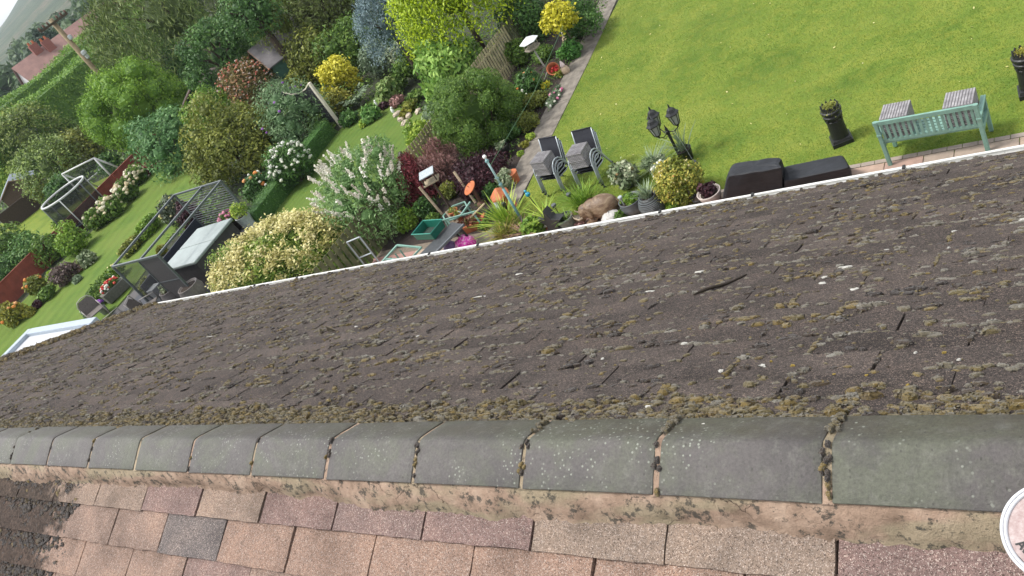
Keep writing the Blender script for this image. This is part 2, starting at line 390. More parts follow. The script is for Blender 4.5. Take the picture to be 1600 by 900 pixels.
# ------------------------------------------------------------------ the house we look from
house = thing('house', 'house roof of mossy dark tiles with grey ridge tiles above pinkish front tiles', 'house', (0, 0, 0))
PH = math.atan(.4986); CS, SN = math.cos(PH), math.sin(PH)
XL, XR = -10.15, 3.33
def far_pt(X, s, n=0.0): return (X, 1.366 + s * CS + n * SN, 7.06 - s * SN + n * CS)
def near_pt(X, s, n=0.0): return (X, 1.114 - s * CS - n * SN, 6.985 - s * SN + n * CS)
SL = (4.532 - 1.366) / CS
def granular(name, stops, speck=(.5, .42, .36), sp=.16, dark=(.02, .016, .014), lich=None, stain=False):
    m, nt, b = nmat(name); t = attr(nt); co = objco(nt)
    col = ramp(nt, t, stops)
    v = voro(nt, co, 420, 'Color'); sep = N(nt, 'ShaderNodeSeparateColor'); nt.links.new(v, sep.inputs[0])
    col = mix(nt, ramp(nt, sep.outputs[0], [(0, (.8,) * 3), (.14, (.5,) * 3), (.2, (0, 0, 0))]), col, dark)
    col = mix(nt, ramp(nt, sep.outputs[1], [(1 - sp - .02, (0, 0, 0)), (1 - sp, (.45,) * 3), (1, (.8,) * 3)]), col, speck)
    col = mix(nt, .9, col, ramp(nt, noise(nt, co, 5, 6, .65), [(.3, (.62, .62, .62)), (.5, (1, 1, 1)), (.72, (1.32, 1.26, 1.2))]), 'MULTIPLY')
    gk = .35 if stain else .8
    v2 = voro(nt, co, 150, 'Color'); s2 = N(nt, 'ShaderNodeSeparateColor'); nt.links.new(v2, s2.inputs[0])
    col = mix(nt, gk, col, ramp(nt, s2.outputs[0], [(0, (.62, .62, .62)), (.5, (1, 1, 1)), (1, (1.45, 1.4, 1.35))]), 'MULTIPLY')
    blot = noise(nt, co, 34, 5, .7)
    col = mix(nt, ramp(nt, blot, [(.66, (0, 0, 0)), (.72, (.8,) * 3)]), col, dark)
    if stain:                                               # black algae creeping in from the mossy end
        sx_ = N(nt, 'ShaderNodeSeparateXYZ'); nt.links.new(co, sx_.inputs[0]); ma = N(nt, 'ShaderNodeMath', operation='MULTIPLY_ADD'); nt.links.new(noise(nt, co, 7, 6, .7), ma.inputs[0]); ma.inputs[1].default_value = 1.1; nt.links.new(sx_.outputs[0], ma.inputs[2])
        mr = N(nt, 'ShaderNodeMapRange'); mr.inputs[1].default_value = -3.98; mr.inputs[2].default_value = -4.14; nt.links.new(ma.outputs[0], mr.inputs[0])
        mu = N(nt, 'ShaderNodeMath', operation='MULTIPLY'); nt.links.new(mr.outputs[0], mu.inputs[0]); nt.links.new(ramp(nt, noise(nt, co, 55, 4, .8), [(.3, (.6,) * 3), (.6, (.95,) * 3)]), mu.inputs[1])
        col = mix(nt, mu.outputs[0], col, (.022, .015, .011))
    if lich:
        col = mix(nt, ramp(nt, noise(nt, co, 9, 7, .72, .4), [(.6, (0, 0, 0)), (.68, (.75,) * 3)]), col, lich)
    nt.links.new(col, b.inputs['Base Color']); b.inputs['Roughness'].default_value = .93; b.inputs['Specular IOR Level'].default_value = .25
    h = N(nt, 'ShaderNodeMath', operation='ADD'); nt.links.new(voro(nt, co, 420), h.inputs[0]); nt.links.new(noise(nt, co, 60, 5, .7), h.inputs[1])
    bump(nt, b, h.outputs[0], .9, .004); return m
FARM = granular('dark_granular_tile', [(0, (.050, .041, .038)), (.5, (.073, .060, .055)), (1, (.106, .087, .078))], speck=(.26, .20, .165), sp=.13, dark=(.014, .011, .010))
NEARM = granular('pink_granular_tile', [(0, (.135, .122, .118)), (.2, (.225, .150, .134)), (.45, (.25, .175, .140)), (.7, (.285, .190, .145)), (.9, (.285, .205, .158)), (1, (.24, .19, .152))], speck=(.50, .42, .37), sp=.12, dark=(.045, .030, .026), stain=True)
W_, GA = .4470, .167
def tiles(pt, mat, name, s0, rows, nx, ns, tintf, gapf, th, joff, seam):
    mb = MB()
    for r in range(rows):
        sa, sb = s0 + r * GA - GA, s0 + r * GA
        k0 = int((XL - .684) / W_) - 2; x = joff + k0 * W_ + (r % 2) * W_ * .497
        while x < XR + .3:
            a, b_ = max(x + gapf(), XL), min(x + W_ - gapf(), XR); xi = x; x += W_
            if b_ - a < .03: continue
            tt = tintf(r, (a + b_) / 2); tilt = random.uniform(-.0025, .003); base = len(mb.v); vs = []
            ra = random.uniform(-.003, .003)
            for j in range(ns + 1):
                for i in range(nx + 1):
                    fx, fs = i / nx, j / ns; ed = (i in (0, nx)) or j == ns
                    X = a + (b_ - a) * fx + (random.uniform(-seam, seam) if ed else 0)
                    S = sa - .02 + (sb - sa + .02) * fs + (random.uniform(-seam, seam) + ra * (fx - .5) * 2 if j == ns else 0)
                    nn = .004 + th * fs + tilt * (fx - .5) * 2 + random.uniform(-.0008, .0008) - (.0025 if ed else 0)
                    vs.append(pt(X, S, nn))
            K = (nx + 1) * (ns + 1); w1 = nx + 1
            fs_ = [(j * w1 + i, (j + 1) * w1 + i, (j + 1) * w1 + i + 1, j * w1 + i + 1) for j in range(ns) for i in range(nx)]
            low = [pt(*q) for q in []]
            # lower edge and both flanks drop to the battens
            for i in range(nx + 1):
                X = a + (b_ - a) * i / nx; vs.append(pt(X, sb + .001, -.012))
            fs_ += [(ns * w1 + i, K + i, K + i + 1, ns * w1 + i + 1) for i in range(nx)]
            kk = len(vs)
            for sx, col_ in ((a, 0), (b_, nx)):
                for j in range(ns + 1): vs.append(pt(sx, sa - .02 + (sb - sa + .02) * j / ns, -.014))
            for j in range(ns):
                fs_.append((j * w1, kk + j, kk + j + 1, (j + 1) * w1)); q = kk + ns + 1
                fs_.append((j * w1 + nx, (j + 1) * w1 + nx, q + j + 1, q + j))
            mb.add(vs, fs_, 0, tt)
    o = mb.build(name, mat, house, tint=True, smooth=False); return o
def tint_far(r, X): return float(np.clip(.45 + random.gauss(0, .22), 0, 1))
def tint_near(r, X):
    if r == 0:
        if -2.95 < X < -1.58 or X > -.68 or -3.85 < X < -3.4: return .2 + random.uniform(-.05, .03)
        if -1.58 < X < -.68: return .97
        if -3.4 < X < -2.95 or X < -3.85: return .93
    if r == 1:
        if -3.2 < X < -3.0 or (-3.58 < X < -3.14): return .02
        if X < -3.6: return .5
        return .68 + random.uniform(-.06, .06)
    return random.choice((.45, .6, .66, .72, .7, .25))
tiles(far_pt, FARM, 'tiled_slope', .13, 21, 4, 2, tint_far, lambda: random.choice((.0015, .002, .003, .006)), .011, -.684, .0015)
tiles(near_pt, NEARM, 'tiled_slope', .127, 16, 10, 4, tint_near, lambda: random.choice((.002, .003, .004, .007)), .016, -.684, .0022)
UNDER = plain('roof_underlay', (.02, .016, .014), 1)
mb = MB()
mb.add([far_pt(XL + .03, -.1, -.016), far_pt(XR, -.1, -.016), far_pt(XR, SL - .02, -.016), far_pt(XL + .03, SL - .02, -.016)], [(0, 1, 2, 3)])
mb.add([near_pt(XL + .03, -.1, -.016), near_pt(XR, -.1, -.016), near_pt(XR, 2.66, -.016), near_pt(XL + .03, 2.66, -.016)], [(3, 2, 1, 0)])
mb.build('roof_deck', UNDER, house)
# ridge tiles
m, nt, b = nmat('ridge_tile_grey'); co = objco(nt); t = attr(nt)
base = ramp(nt, noise(nt, co, 4, 6, .6), [(.3, (0.04733, 0.04268, 0.04036)), (.5, (0.06638, 0.05897, 0.05597)), (.72, (0.08658, 0.07747, 0.07321))])
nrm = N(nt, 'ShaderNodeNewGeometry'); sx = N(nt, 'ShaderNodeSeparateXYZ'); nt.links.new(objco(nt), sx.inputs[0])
algae = noise(nt, co, 3.2, 7, .68, .5)
base = mix(nt, ramp(nt, algae, [(.44, (0, 0, 0)), (.60, (.65,) * 3)]), base, (.078, .086, .054))
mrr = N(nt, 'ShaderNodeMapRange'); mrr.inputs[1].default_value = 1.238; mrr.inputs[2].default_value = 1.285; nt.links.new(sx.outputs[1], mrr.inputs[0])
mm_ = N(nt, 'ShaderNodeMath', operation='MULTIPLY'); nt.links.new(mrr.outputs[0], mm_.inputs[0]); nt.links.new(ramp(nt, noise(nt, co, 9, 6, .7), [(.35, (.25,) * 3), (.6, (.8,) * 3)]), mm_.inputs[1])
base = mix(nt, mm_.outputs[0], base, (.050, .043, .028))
base = mix(nt, ramp(nt, noise(nt, co, 22, 6, .75), [(.52, (0, 0, 0)), (.68, (.5,) * 3)]), base, (.120, .118, .100))
base = mix(nt, ramp(nt, noise(nt, objco(nt, (5, .6, .6)), 4, 5, .7), [(.55, (0, 0, 0)), (.75, (.5,) * 3)]), base, (.034, .031, .028))
fr = noise(nt, co, 120, 4, .75)
base = mix(nt, .8, base, ramp(nt, fr, [(.3, (.6, .6, .6)), (.7, (1.35, 1.35, 1.35))]), 'MULTIPLY')
vd = voro(nt, co, 62); vmask = noise(nt, co, 5, 3)
sp = N(nt, 'ShaderNodeMath', operation='MULTIPLY'); nt.links.new(ramp(nt, vd, [(.16, (1, 1, 1)), (.24, (0, 0, 0))]), sp.inputs[0]); nt.links.new(ramp(nt, vmask, [(.48, (0, 0, 0)), (.58, (1, 1, 1))]), sp.inputs[1])
base = mix(nt, sp.outputs[0], base, (.19, .20, .165))
vd2 = voro(nt, objco(nt, (1.3, .8, 1)), 30)
base = mix(nt, ramp(nt, vd2, [(.07, (.8,) * 3), (.12, (0, 0, 0))]), base, (.03, .028, .022))
nt.links.new(base, b.inputs['Base Color']); b.inputs['Roughness'].default_value = .62; b.inputs['Specular IOR Level'].default_value = .45
bump(nt, b, fr, .6, .004)
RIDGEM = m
prof = [(1.112, 7.088), (1.150, 7.109), (1.190, 7.130), (1.222, 7.1455), (1.236, 7.1505), (1.246, 7.1505), (1.260, 7.1455), (1.292, 7.130), (1.330, 7.110), (1.368, 7.0895)]
pin = [(y + (1.241 - y) * .10, z - .017) for y, z in prof]
J0 = -.3978 * 1.71 * .9998
rj = []
k = -22
while J0 + k * .4494 < XR + .3:
    a, e = J0 + k * .4494, J0 + (k + 1) * .4494; rj.append(a); k += 1
    mb = MB(); gp = random.choice((.008, .010, .013)) * (.95 if a > -1.3 else .8); dz = random.uniform(-.0025, .0025); dyaw = random.uniform(-.002, .002)
    A, E_ = max(a + gp, XL - .02), min(e - gp, XR + .02)
    if E_ - A < .05: continue
    nx = 6; nq = len(prof); vs = []
    for i in range(nx + 1):
        f = i / nx; X = A + (E_ - A) * f; rnd = .0022 if i in (0, nx) else 0
        for (y, z) in prof: vs.append((X, y + dyaw * (f - .5) * 2, z + dz - rnd + random.uniform(-.0004, .0004)))
        for (y, z) in pin: vs.append((X, y + dyaw * (f - .5) * 2, z + dz))
    fs = []; w2 = 2 * nq
    for i in range(nx):
        for j in range(nq - 1):
            fs.append((i * w2 + j, (i + 1) * w2 + j, (i + 1) * w2 + j + 1, i * w2 + j + 1)); fs.append((i * w2 + nq + j, i * w2 + nq + j + 1, (i + 1) * w2 + nq + j + 1, (i + 1) * w2 + nq + j))
        fs.append((i * w2, i * w2 + nq, (i + 1) * w2 + nq, (i + 1) * w2)); fs.append((i * w2 + nq - 1, (i + 1) * w2 + nq - 1, (i + 1) * w2 + w2 - 1, i * w2 + w2 - 1))
    for j in range(nq - 1):
        fs.append((j, j + 1, nq + j + 1, nq + j)); q = nx * w2; fs.append((q + j, q + nq + j, q + nq + j + 1, q + j + 1))
    mb.add(vs, fs, 0, random.random())
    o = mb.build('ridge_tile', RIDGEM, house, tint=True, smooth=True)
    bv = o.modifiers.new('bevel', 'BEVEL'); bv.width = .003; bv.segments = 2; bv.limit_method = 'ANGLE'; bv.angle_limit = math.radians(50)
# mortar: bedding band under the ridge tiles and the pointed joints between them
m, nt, b = nmat('mortar_sand'); co = objco(nt)
col = ramp(nt, noise(nt, co, 9, 6, .65), [(.3, (0.1716, 0.1164, 0.08004)), (.5, (0.3075, 0.2122, 0.1518)), (.7, (0.429, 0.3149, 0.2346))])
col = mix(nt, ramp(nt, noise(nt, objco(nt, (.35, 1, 1)), 7, 3), [(.47, (0, 0, 0)), (.56, (.6,) * 3)]), col, (.28, .245, .155))
col = mix(nt, ramp(nt, noise(nt, co, 26, 6, .75), [(.54, (0, 0, 0)), (.60, (.85,) * 3)]), col, (.045, .042, .034))
cr = N(nt, 'ShaderNodeTexVoronoi', Scale=5.0); cr.feature = 'DISTANCE_TO_EDGE'
wob = N(nt, 'ShaderNodeVectorMath', operation='MULTIPLY_ADD'); nz = N(nt, 'ShaderNodeTexNoise', Scale=14.0, Detail=4.0); nt.links.new(co, nz.inputs['Vector'])
nt.links.new(nz.outputs['Color'], wob.inputs[0]); wob.inputs[1].default_value = (.16, .16, .16); nt.links.new(co, wob.inputs[2]); nt.links.new(wob.outputs[0], cr.inputs['Vector'])
ck = N(nt, 'ShaderNodeMath', operation='MULTIPLY'); nt.links.new(ramp(nt, cr.outputs['Distance'], [(.002, (.8,) * 3), (.010, (0, 0, 0))]), ck.inputs[0]); nt.links.new(ramp(nt, noise(nt, co, 4, 2), [(.5, (0, 0, 0)), (.56, (1, 1, 1))]), ck.inputs[1])
col = mix(nt, ck.outputs[0], col, (.10, .065, .045))
nt.links.new(col, b.inputs['Base Color']); b.inputs['Roughness'].default_value = .95
hh = N(nt, 'ShaderNodeMath', operation='ADD'); nt.links.new(noise(nt, co, 45, 6, .75), hh.inputs[0]); hi_ = N(nt, 'ShaderNodeMath', operation='MULTIPLY'); hi_.inputs[1].default_value = -.6; nt.links.new(ck.outputs[0], hi_.inputs[0]); nt.links.new(hi_.outputs[0], hh.inputs[1])
bump(nt, b, hh.outputs[0], 1.0, .012)
MORT = m
mb = MB(); n = 760; vs = []; fs = []
lowf = np.interp(np.arange(n + 1), np.arange(0, n + 1, 6), rng.normal(size=len(np.arange(0, n + 1, 6))) * .009) + rng.normal(size=n + 1) * .0025
bigf = np.interp(np.arange(n + 1), np.arange(0, n + 1, 40), rng.uniform(-.020, .010, len(np.arange(0, n + 1, 40))))
R_ = 6
for i in range(n + 1):
    X = XL + (XR - XL) * i / n; sl = .036 + lowf[i] + bigf[i]
    A = np.array([X, 1.150, 7.092]); B = np.array([X, 1.113, 7.072]); C_ = np.array(near_pt(X, sl - .014, .020)); D = np.array(near_pt(X, sl, .006))
    ctl = [A, B, B * .62 + C_ * .38 + np.array([0, -.004, 0]), B * .25 + C_ * .75 + np.array([0, -.006, .0]), C_, D]
    for p in ctl: vs.append(p + np.array([0, rng.normal() * .0022, rng.normal() * .0022]))
for i in range(n):
    for j in range(R_ - 1): fs.append((i * R_ + j, i * R_ + j + 1, (i + 1) * R_ + j + 1, (i + 1) * R_ + j))
mb.add(vs, fs)
for a in rj:                                                # joints
    if a < XL: continue
    vs = []; fs = []
    for j, (y, z) in enumerate(prof):
        for q in (-.016, -.005, .005, .016): vs.append((a + q, y, z - .006 - (.002 if abs(q) > .01 else 0) + random.uniform(-.002, .0015)))
    for j in range(len(prof) - 1):
        for q in range(3): fs.append((j * 4 + q, j * 4 + q + 1, (j + 1) * 4 + q + 1, (j + 1) * 4 + q))
    mb.add(vs, fs)
mb.build('mortar', MORT, house, smooth=True)
mb = MB(); mb.add([far_pt(XL, -.03, .012), far_pt(XR, -.03, .012), far_pt(XR, .02, .008), far_pt(XL, .02, .008)], [(0, 1, 2, 3)]); mb.build('mortar', MORT, house)
# gutter, fascia, walls
WHITE = plain('white_upvc', (.78, .78, .77), .35, var=.06, scale=6)
mb = MB(); gy, gz, gr = 4.548, 5.458, .037; vs = []; fs = []
ang = [math.pi * (1 + .0 + i / 10) for i in range(11)]
outer = [(gy + gr * math.cos(t), gz + gr * math.sin(t)) for t in ang]; inner = [(gy + (gr - .004) * math.cos(t), gz + (gr - .004) * math.sin(t)) for t in reversed(ang)]
lip = [(gy + gr + .006, gz + .004), (gy + gr + .006, gz + .016), (gy + gr - .008, gz + .016)]
pf = outer + lip + inner
for X in (-10.12, XR):
    for y, z in pf: vs.append((X, y, z))
k = len(pf)
for j in range(k): fs.append((j, (j + 1) % k, k + (j + 1) % k, k + j))
fs += [tuple(range(k)), tuple(range(2 * k - 1, k - 1, -1))]
m, nt, b = nmat('weathered_white_upvc'); co = objco(nt)
gcol = mix(nt, ramp(nt, noise(nt, objco(nt, (1.2, 30, 30)), 3, 6, .7), [(.45, (0, 0, 0)), (.62, (.55,) * 3)]), (.66, .66, .64), (.30, .29, .25))
nt.links.new(mix(nt, ramp(nt, noise(nt, co, 28, 5, .7), [(.62, (0, 0, 0)), (.7, (.7,) * 3)]), gcol, (.10, .10, .07)), b.inputs['Base Color']); b.inputs['Roughness'].default_value = .45; WHITEG = m
mb.add(vs, fs); mb.build('gutter', WHITEG, house)
mb = MB(); mb.tube([(-10.12, gy + gr + .004, gz + .012), (XR, gy + gr + .004, gz + .012)], .0085, 8); mb.build('gutter_lip', WHITEG, house)
DARK = plain('dark_plastic', (.02, .02, .02), .5)
for px in (396, 462, 669, 745, 1030, 1175, 1412):
    d = at(px, 400, gz); r = RW @ np.array([px - 800., (520.7 - .1786 * px) - 450., F]); X = r[0] / r[1] * gy
    mb = MB(); mb.box((X, gy + gr - .004, gz + .022), (.018, .034, .014)); mb.build('gutter_clip', DARK, house, bevel=.003)
RENDER = plain('wall_render', (.42, .38, .32), .9, var=.15, scale=3)
mb = MB(); mb.box(((XL + .1 + XR) / 2, 4.47, 5.40), (XR - XL - .1, .025, .19)); mb.build('fascia', WHITE, house)
mb = MB(); mb.box(((XL + XR) / 2 + .15, 1.24, 2.7), (XR - XL - .5, 6.25, 5.4))
for xw in (XL + .12, XR - .12):
    mb.add([(xw - .1, -1.9, 5.4), (xw - .1, 4.4, 5.4), (xw - .1, 1.24, 7.0), (xw + .1, -1.9, 5.4), (xw + .1, 4.4, 5.4), (xw + .1, 1.24, 7.0)], [(0, 1, 2), (5, 4, 3), (0, 3, 4, 1), (1, 4, 5, 2), (2, 5, 3, 0)])
mb.build('wall', RENDER, house)
mb = MB()
for fn in (far_pt, near_pt):
    p = [fn(XL - .005, -.02, -.02), fn(XL - .005, SL - .01, -.02), fn(XL - .005, SL - .01, -.18), fn(XL - .005, -.02, -.18)]
    q = [(x + .025, y, z) for x, y, z in p]; mb.add(p + q, [(0, 1, 2, 3), (7, 6, 5, 4), (0, 4, 5, 1), (2, 6, 7, 3), (1, 5, 6, 2)])
mb.build('bargeboard', WHITE, house)

# ------------------------------------------------------------------ moss, droppings, twig on the roof
m, nt, b = nmat('moss_cushion'); t = attr(nt); co = objco(nt)
col = ramp(nt, t, [(0, (.020, .012, .008)), (.18, (.045, .028, .014)), (.26, (.15, .102, .022)), (.35, (.105, .080, .026)), (.5, (.105, .082, .036)), (.62, (.115, .100, .072)), (.85, (.180, .165, .135)), (1, (.25, .235, .20))])
fz = noise(nt, co, 210, 3, .8)
nt.links.new(mix(nt, .9, col, ramp(nt, fz, [(.3, (.5, .5, .5)), (.7, (1.4, 1.4, 1.35))]), 'MULTIPLY'), b.inputs['Base Color'])
b.inputs['Roughness'].default_value = 1; b.inputs['Specular IOR Level'].default_value = .1; bump(nt, b, fz, 1, .006)
try: b.inputs['Sheen Weight'].default_value = .25; b.inputs['Sheen Roughness'].default_value = .6
except Exception: pass
MOSSM = m
mq = {'V': [], 'T': [], 'F': 0}
MF = []
NU = 8
def cushion(pt, X, s, rx, rs, hgt, tint, rot=0.0):
    ph = [0.0, .55, 1.05]; ca, sa = math.cos(rot), math.sin(rot); ring = []
    rx *= .80; rs *= .66; hgt *= .80
    jj = [random.uniform(.62, 1.3) for _ in range(NU)]
    for f in ph:
        row = []
        for j in range(NU):
            t = 2 * math.pi * j / NU; k = math.cos(f) * jj[j]; a, c = rx * k * math.cos(t), rs * k * math.sin(t)
            row.append(pt(X + a * ca - c * sa, s + a * sa + c * ca, .008 + hgt * math.sin(f) * random.uniform(.9, 1.1) - (.012 if f == 0 else 0)))
        ring.append(row)
    o_ = np.array(pt(X, s, 0)); MF.append(np.concatenate([o_, np.array(pt(X + 1, s, 0)) - o_, np.array(pt(X, s + 1, 0)) - o_, np.array(pt(X, s, 1)) - o_, [rx, rs, hgt, rot, tint]]))
    topp = pt(X, s, .006 + hgt)
    for i in range(2):
        for j in range(NU): mq['V'].append((ring[i][j], ring[i][(j + 1) % NU], ring[i + 1][(j + 1) % NU], ring[i + 1][j])); mq['T'].append(tint)
    for j in range(0, NU, 2): mq['V'].append((ring[2][j], ring[2][(j + 1) % NU], ring[2][(j + 2) % NU], topp)); mq['T'].append(tint)
def clump(pt, X, s, n, spread, size, tint, el=1.0, hk=.6):
    for _ in range(n):
        r = size * random.uniform(.5, 1.3)
        cushion(pt, X + random.gauss(0, spread * el), s + random.gauss(0, spread), r * random.uniform(.9, 1.5), r * random.uniform(.7, 1.05), r * hk * random.uniform(.7, 1.3), float(np.clip(tint + random.gauss(0, .09), 0, 1)), random.uniform(-.5, .5))
def rtint(): return random.choice((.05, .12, .2, .3, .38, .45, .52, .58, .62, .66, .7, .74, .8))
for _ in range(3300):                                        # loose groups over the whole slope
    X, s = random.uniform(XL, .6), random.uniform(0, SL)
    clump(far_pt, X, s, random.choice((1, 1, 2, 3, 4)), .035, random.choice((.012, .016, .02, .026)), rtint(), 1.8)
for _ in range(4200):                                       # small singles
    clump(far_pt, random.uniform(XL, .5), random.uniform(0, SL), 1, .01, random.uniform(.006, .014), rtint())
for _ in range(330):                                        # larger brown mats
    X, s = random.uniform(XL, .4), random.uniform(.5, SL)
    clump(far_pt, X, s, random.randint(6, 14), .022, random.uniform(.016, .026), random.choice((.02, .05, .1, .16, .22, .35)), 2.0, .5)
for _ in range(520):                                        # golden olive tufts along the ridge
    clump(far_pt, random.gauss(-3.8, 2.0), abs(random.gauss(0, .08)), 4, .025, random.uniform(.015, .027), random.choice((.27, .30, .34, .37, .42)), 2.2, .8)
for _ in range(420):                                        # rows along the lower edges of courses
    r = random.randrange(21); X = random.uniform(XL, .4); s = .13 + r * GA + .005
    for q in range(random.randint(3, 8)): clump(far_pt, X + q * .03 + random.uniform(-.01, .01), s, 1, .008, random.uniform(.012, .024), random.choice((.62, .7, .78, .85)), 1)
for r in range(21):                                         # upright joints filled with brown moss
    x = -.684 - 24 * W_ + (r % 2) * W_ * .497
    while x < .5:
        if XL < x and random.random() < .72:
            tt = random.choice((.05, .1, .2, .35, .38))
            L_ = random.uniform(.4, 1.0) * GA; n_ = int(L_ / .018) + 2
            for q in range(n_): cushion(far_pt, x + random.gauss(0, .004), .13 + r * GA - L_ * q / n_, random.uniform(.008, .016), random.uniform(.012, .018), random.uniform(.003, .012), float(np.clip(tt + random.gauss(0, .06), 0, 1)))
            if random.random() < .4: clump(far_pt, x, .135 + r * GA, 3, .014, .02, tt, 1.6)
        x += W_
for _ in range(1300):                                        # thick band under the ridge
    X = random.uniform(XL, .4); w = .6 + .4 * math.sin(X * 2.1) + .5 * math.sin(X * 5.3 + 1)
    if random.random() > .45 + .3 * w and X > -4.5: continue
    clump(far_pt, X, abs(random.gauss(0, .085)), random.choice((2, 3, 4)), .022, random.uniform(.012, .026), random.choice((.3, .34, .38, .42, .48, .55, .62, .7)), 1.8)
X = XL
while X < .4:                                               # lip of moss right along the ridge tiles
    cushion(far_pt, X, .004 + random.gauss(0, .006), random.uniform(.012, .034), random.uniform(.010, .018), random.uniform(.010, .022), random.choice((.45, .55, .62, .7, .78)))
    X += random.uniform(.008, .03)
for _ in range(800):                                        # golden moss along the verge
    clump(far_pt, XL + abs(random.gauss(0, .13)) + .01, random.uniform(0, SL), 4, .035, random.uniform(.024, .045), random.choice((.25, .26, .28, .3, .36)), 1.0, .9)
for _ in range(90): clump(far_pt, random.uniform(-10, .2), SL - abs(random.gauss(0, .08)) - .03, 3, .02, random.uniform(.014, .024), random.choice((.1, .2, .35, .4)), 2)
for _ in range(4200):                                       # dark mossy patch on the front slope
    X = random.gauss(-4.75, .33); s = random.uniform(.01, 1.3)
    if X > -4.42 - s * .15 + .06 * math.sin(s * 21): continue
    clump(near_pt, X, s, 1, .01, random.uniform(.010, .022), random.choice((.0, .02, .04, .06, .1, .14, .3 if s < .12 else .05)), 1, .5)
for a, q in ((J0, 16), (J0 - .4494, 22), (J0 - 2 * .4494, 9), (J0 - 10 * .4494, 4)):        # tufts in the ridge joints
    for _ in range(q):
        f = random.uniform(.5, 1); y = 1.241 + .125 * (f * 1.3 - .3); z = 7.15 - (y - 1.241) * .49
        cushion(lambda X, s, n_: (X, y + s, z + n_), a + random.gauss(0, .006), 0, random.uniform(.008, .015), random.uniform(.008, .012), random.uniform(.006, .013), random.choice((.5, .6, .7)))
for _ in range(120):
    a = random.choice([q_ for q_ in rj if q_ > -2.5] if random.random() < .55 else rj); y = random.uniform(1.12, 1.24); z = 7.089 + (y - 1.112) * .5
    cushion(lambda X, s, n_: (X, y + s, z - .008 + n_), a + random.gauss(0, .007), 0, .009, .016, .006, random.choice((.03, .06, .1, .3)))
MF = np.array(MF); K = 22; M_ = np.repeat(MF, K, 0); n = len(M_)                 # ragged tips of every cushion
a = rng.uniform(0, 6.283, n); q = np.sqrt(rng.random(n)) * rng.uniform(.8, 1.3, n); lx = M_[:, 12] * q * np.cos(a); ls = M_[:, 13] * q * np.sin(a)
X_ = lx * np.cos(M_[:, 15]) - ls * np.sin(M_[:, 15]); S_ = lx * np.sin(M_[:, 15]) + ls * np.cos(M_[:, 15]); hz_ = .005 + M_[:, 14] * np.sqrt(np.clip(1 - (q / 1.3) ** 2, 0, 1)) * rng.uniform(.7, 1.25, n)
P = M_[:, 0:3] + M_[:, 3:6] * X_[:, None] + M_[:, 6:9] * S_[:, None] + M_[:, 9:12] * hz_[:, None]
sz = np.clip(np.sqrt(M_[:, 12] * M_[:, 13]) * .55, .0035, .012)
Qf = leaves(P, M_[:, 9:12] * .8 + rng.normal(size=(n, 3)) * .6, sz, .7); Tf = np.clip(M_[:, 16] + np.where(M_[:, 16] > .3, .07, 0) + rng.normal(size=n) * .11, 0, 1)
o = qmesh('moss', np.concatenate([np.array(mq['V']), Qf]), np.concatenate([np.array(mq['T']) * .85, Tf]), MOSSM, smooth=True)
tag(o, 'grey and brown moss cushions growing over the dark roof tiles', 'moss', kind='stuff')
# pale lichen discs and white droppings: irregular thin splats
GUANO = plain('chalk_white', (.40, .39, .355), .9, var=.15, scale=60)
LICH = plain('lichen_yellow', (.24, .17, .035), .95, var=.5, scale=60)
def far_hit(u, v):
    r = RW @ np.array([u - 800., v - 450., F]); t_ = .4986; k = (1.74 - t_ * 1.366) / (-r[2] - t_ * r[1]); q = r * k
    return q[0], (q[1] - 1.366) / CS
def splat(mb, X, s, r, el=1.0, rot=0.0, pt=far_pt, n=.016):
    for q in range(1):
        cx, cs_ = X + random.gauss(0, r * .8) * el, s + random.gauss(0, r * .5); rr = r * random.uniform(.5, 1); k = 9; vs = []
        for lv, hq, sc in ((0, -.006, 1), (1, -.001, .8)):
            for j in range(k):
                t = 2 * math.pi * j / k; d = rr * .75 * sc * random.uniform(.35, 1.35); a, c = d * el * math.cos(t), d * math.sin(t)
                vs.append(pt(cx + a * math.cos(rot) - c * math.sin(rot), cs_ + a * math.sin(rot) + c * math.cos(rot), n + hq))
        mb.add(vs, [(j, (j + 1) % k, k + (j + 1) % k, k + j) for j in range(k)] + [tuple(range(k, 2 * k))])
DL = 'small white bird dropping splashed on the dark mossy roof slope'
for i, (u, v, r, el) in enumerate([(1345, 419, .034, 1.8), (1108, 427, .02, 2.2), (1265, 450, .016, 2.2), (1185, 580, .022, 1.2), (1322, 457, .018, 1.4), (1020, 458, .022, 2.4), (820, 430, .02, 2.6), (740, 468, .03, 2.6),
                                   (1390, 395, .016, 1.5), (1500, 365, .02, 1.6), (1480, 392, .016, 1.3), (1020, 640, .022, 1.3), (980, 645, .014, 1.5), (1070, 644, .02, 1.2), (650, 530, .02, 2.4), (560, 513, .022, 2.4), (1300, 437, .016, 2), (1585, 348, .02, 1.8), (330, 530, .03, 3), (1486, 570, .014, 1.2), (1438, 555, .01, .7), (1075, 540, .012, 1.6), (945, 565, .01, 1.2), (1130, 585, .012, 1.6)]):
    X, s = far_hit(u, v); mb = MB(); splat(mb, X, s, r, el)
    tag(mb.build('bird_dropping', GUANO), DL, 'bird dropping', 'bird droppings on the roof')
mb = MB(); r = RW @ np.array([1093 - 800., 667 - 450., F]); q = r * (1.70 / -r[2]); splat(mb, q[0], 0, .013, 2.0, .7, lambda X, s, n_: (X, q[1] + s, 7.153 + n_ - (q[1] - 1.241) * .5 - .016), .016)
tag(mb.build('bird_dropping', GUANO), 'single white bird dropping on top of a grey ridge tile', 'bird dropping')
LL = 'small yellow lichen patch growing on the dark mossy roof slope'
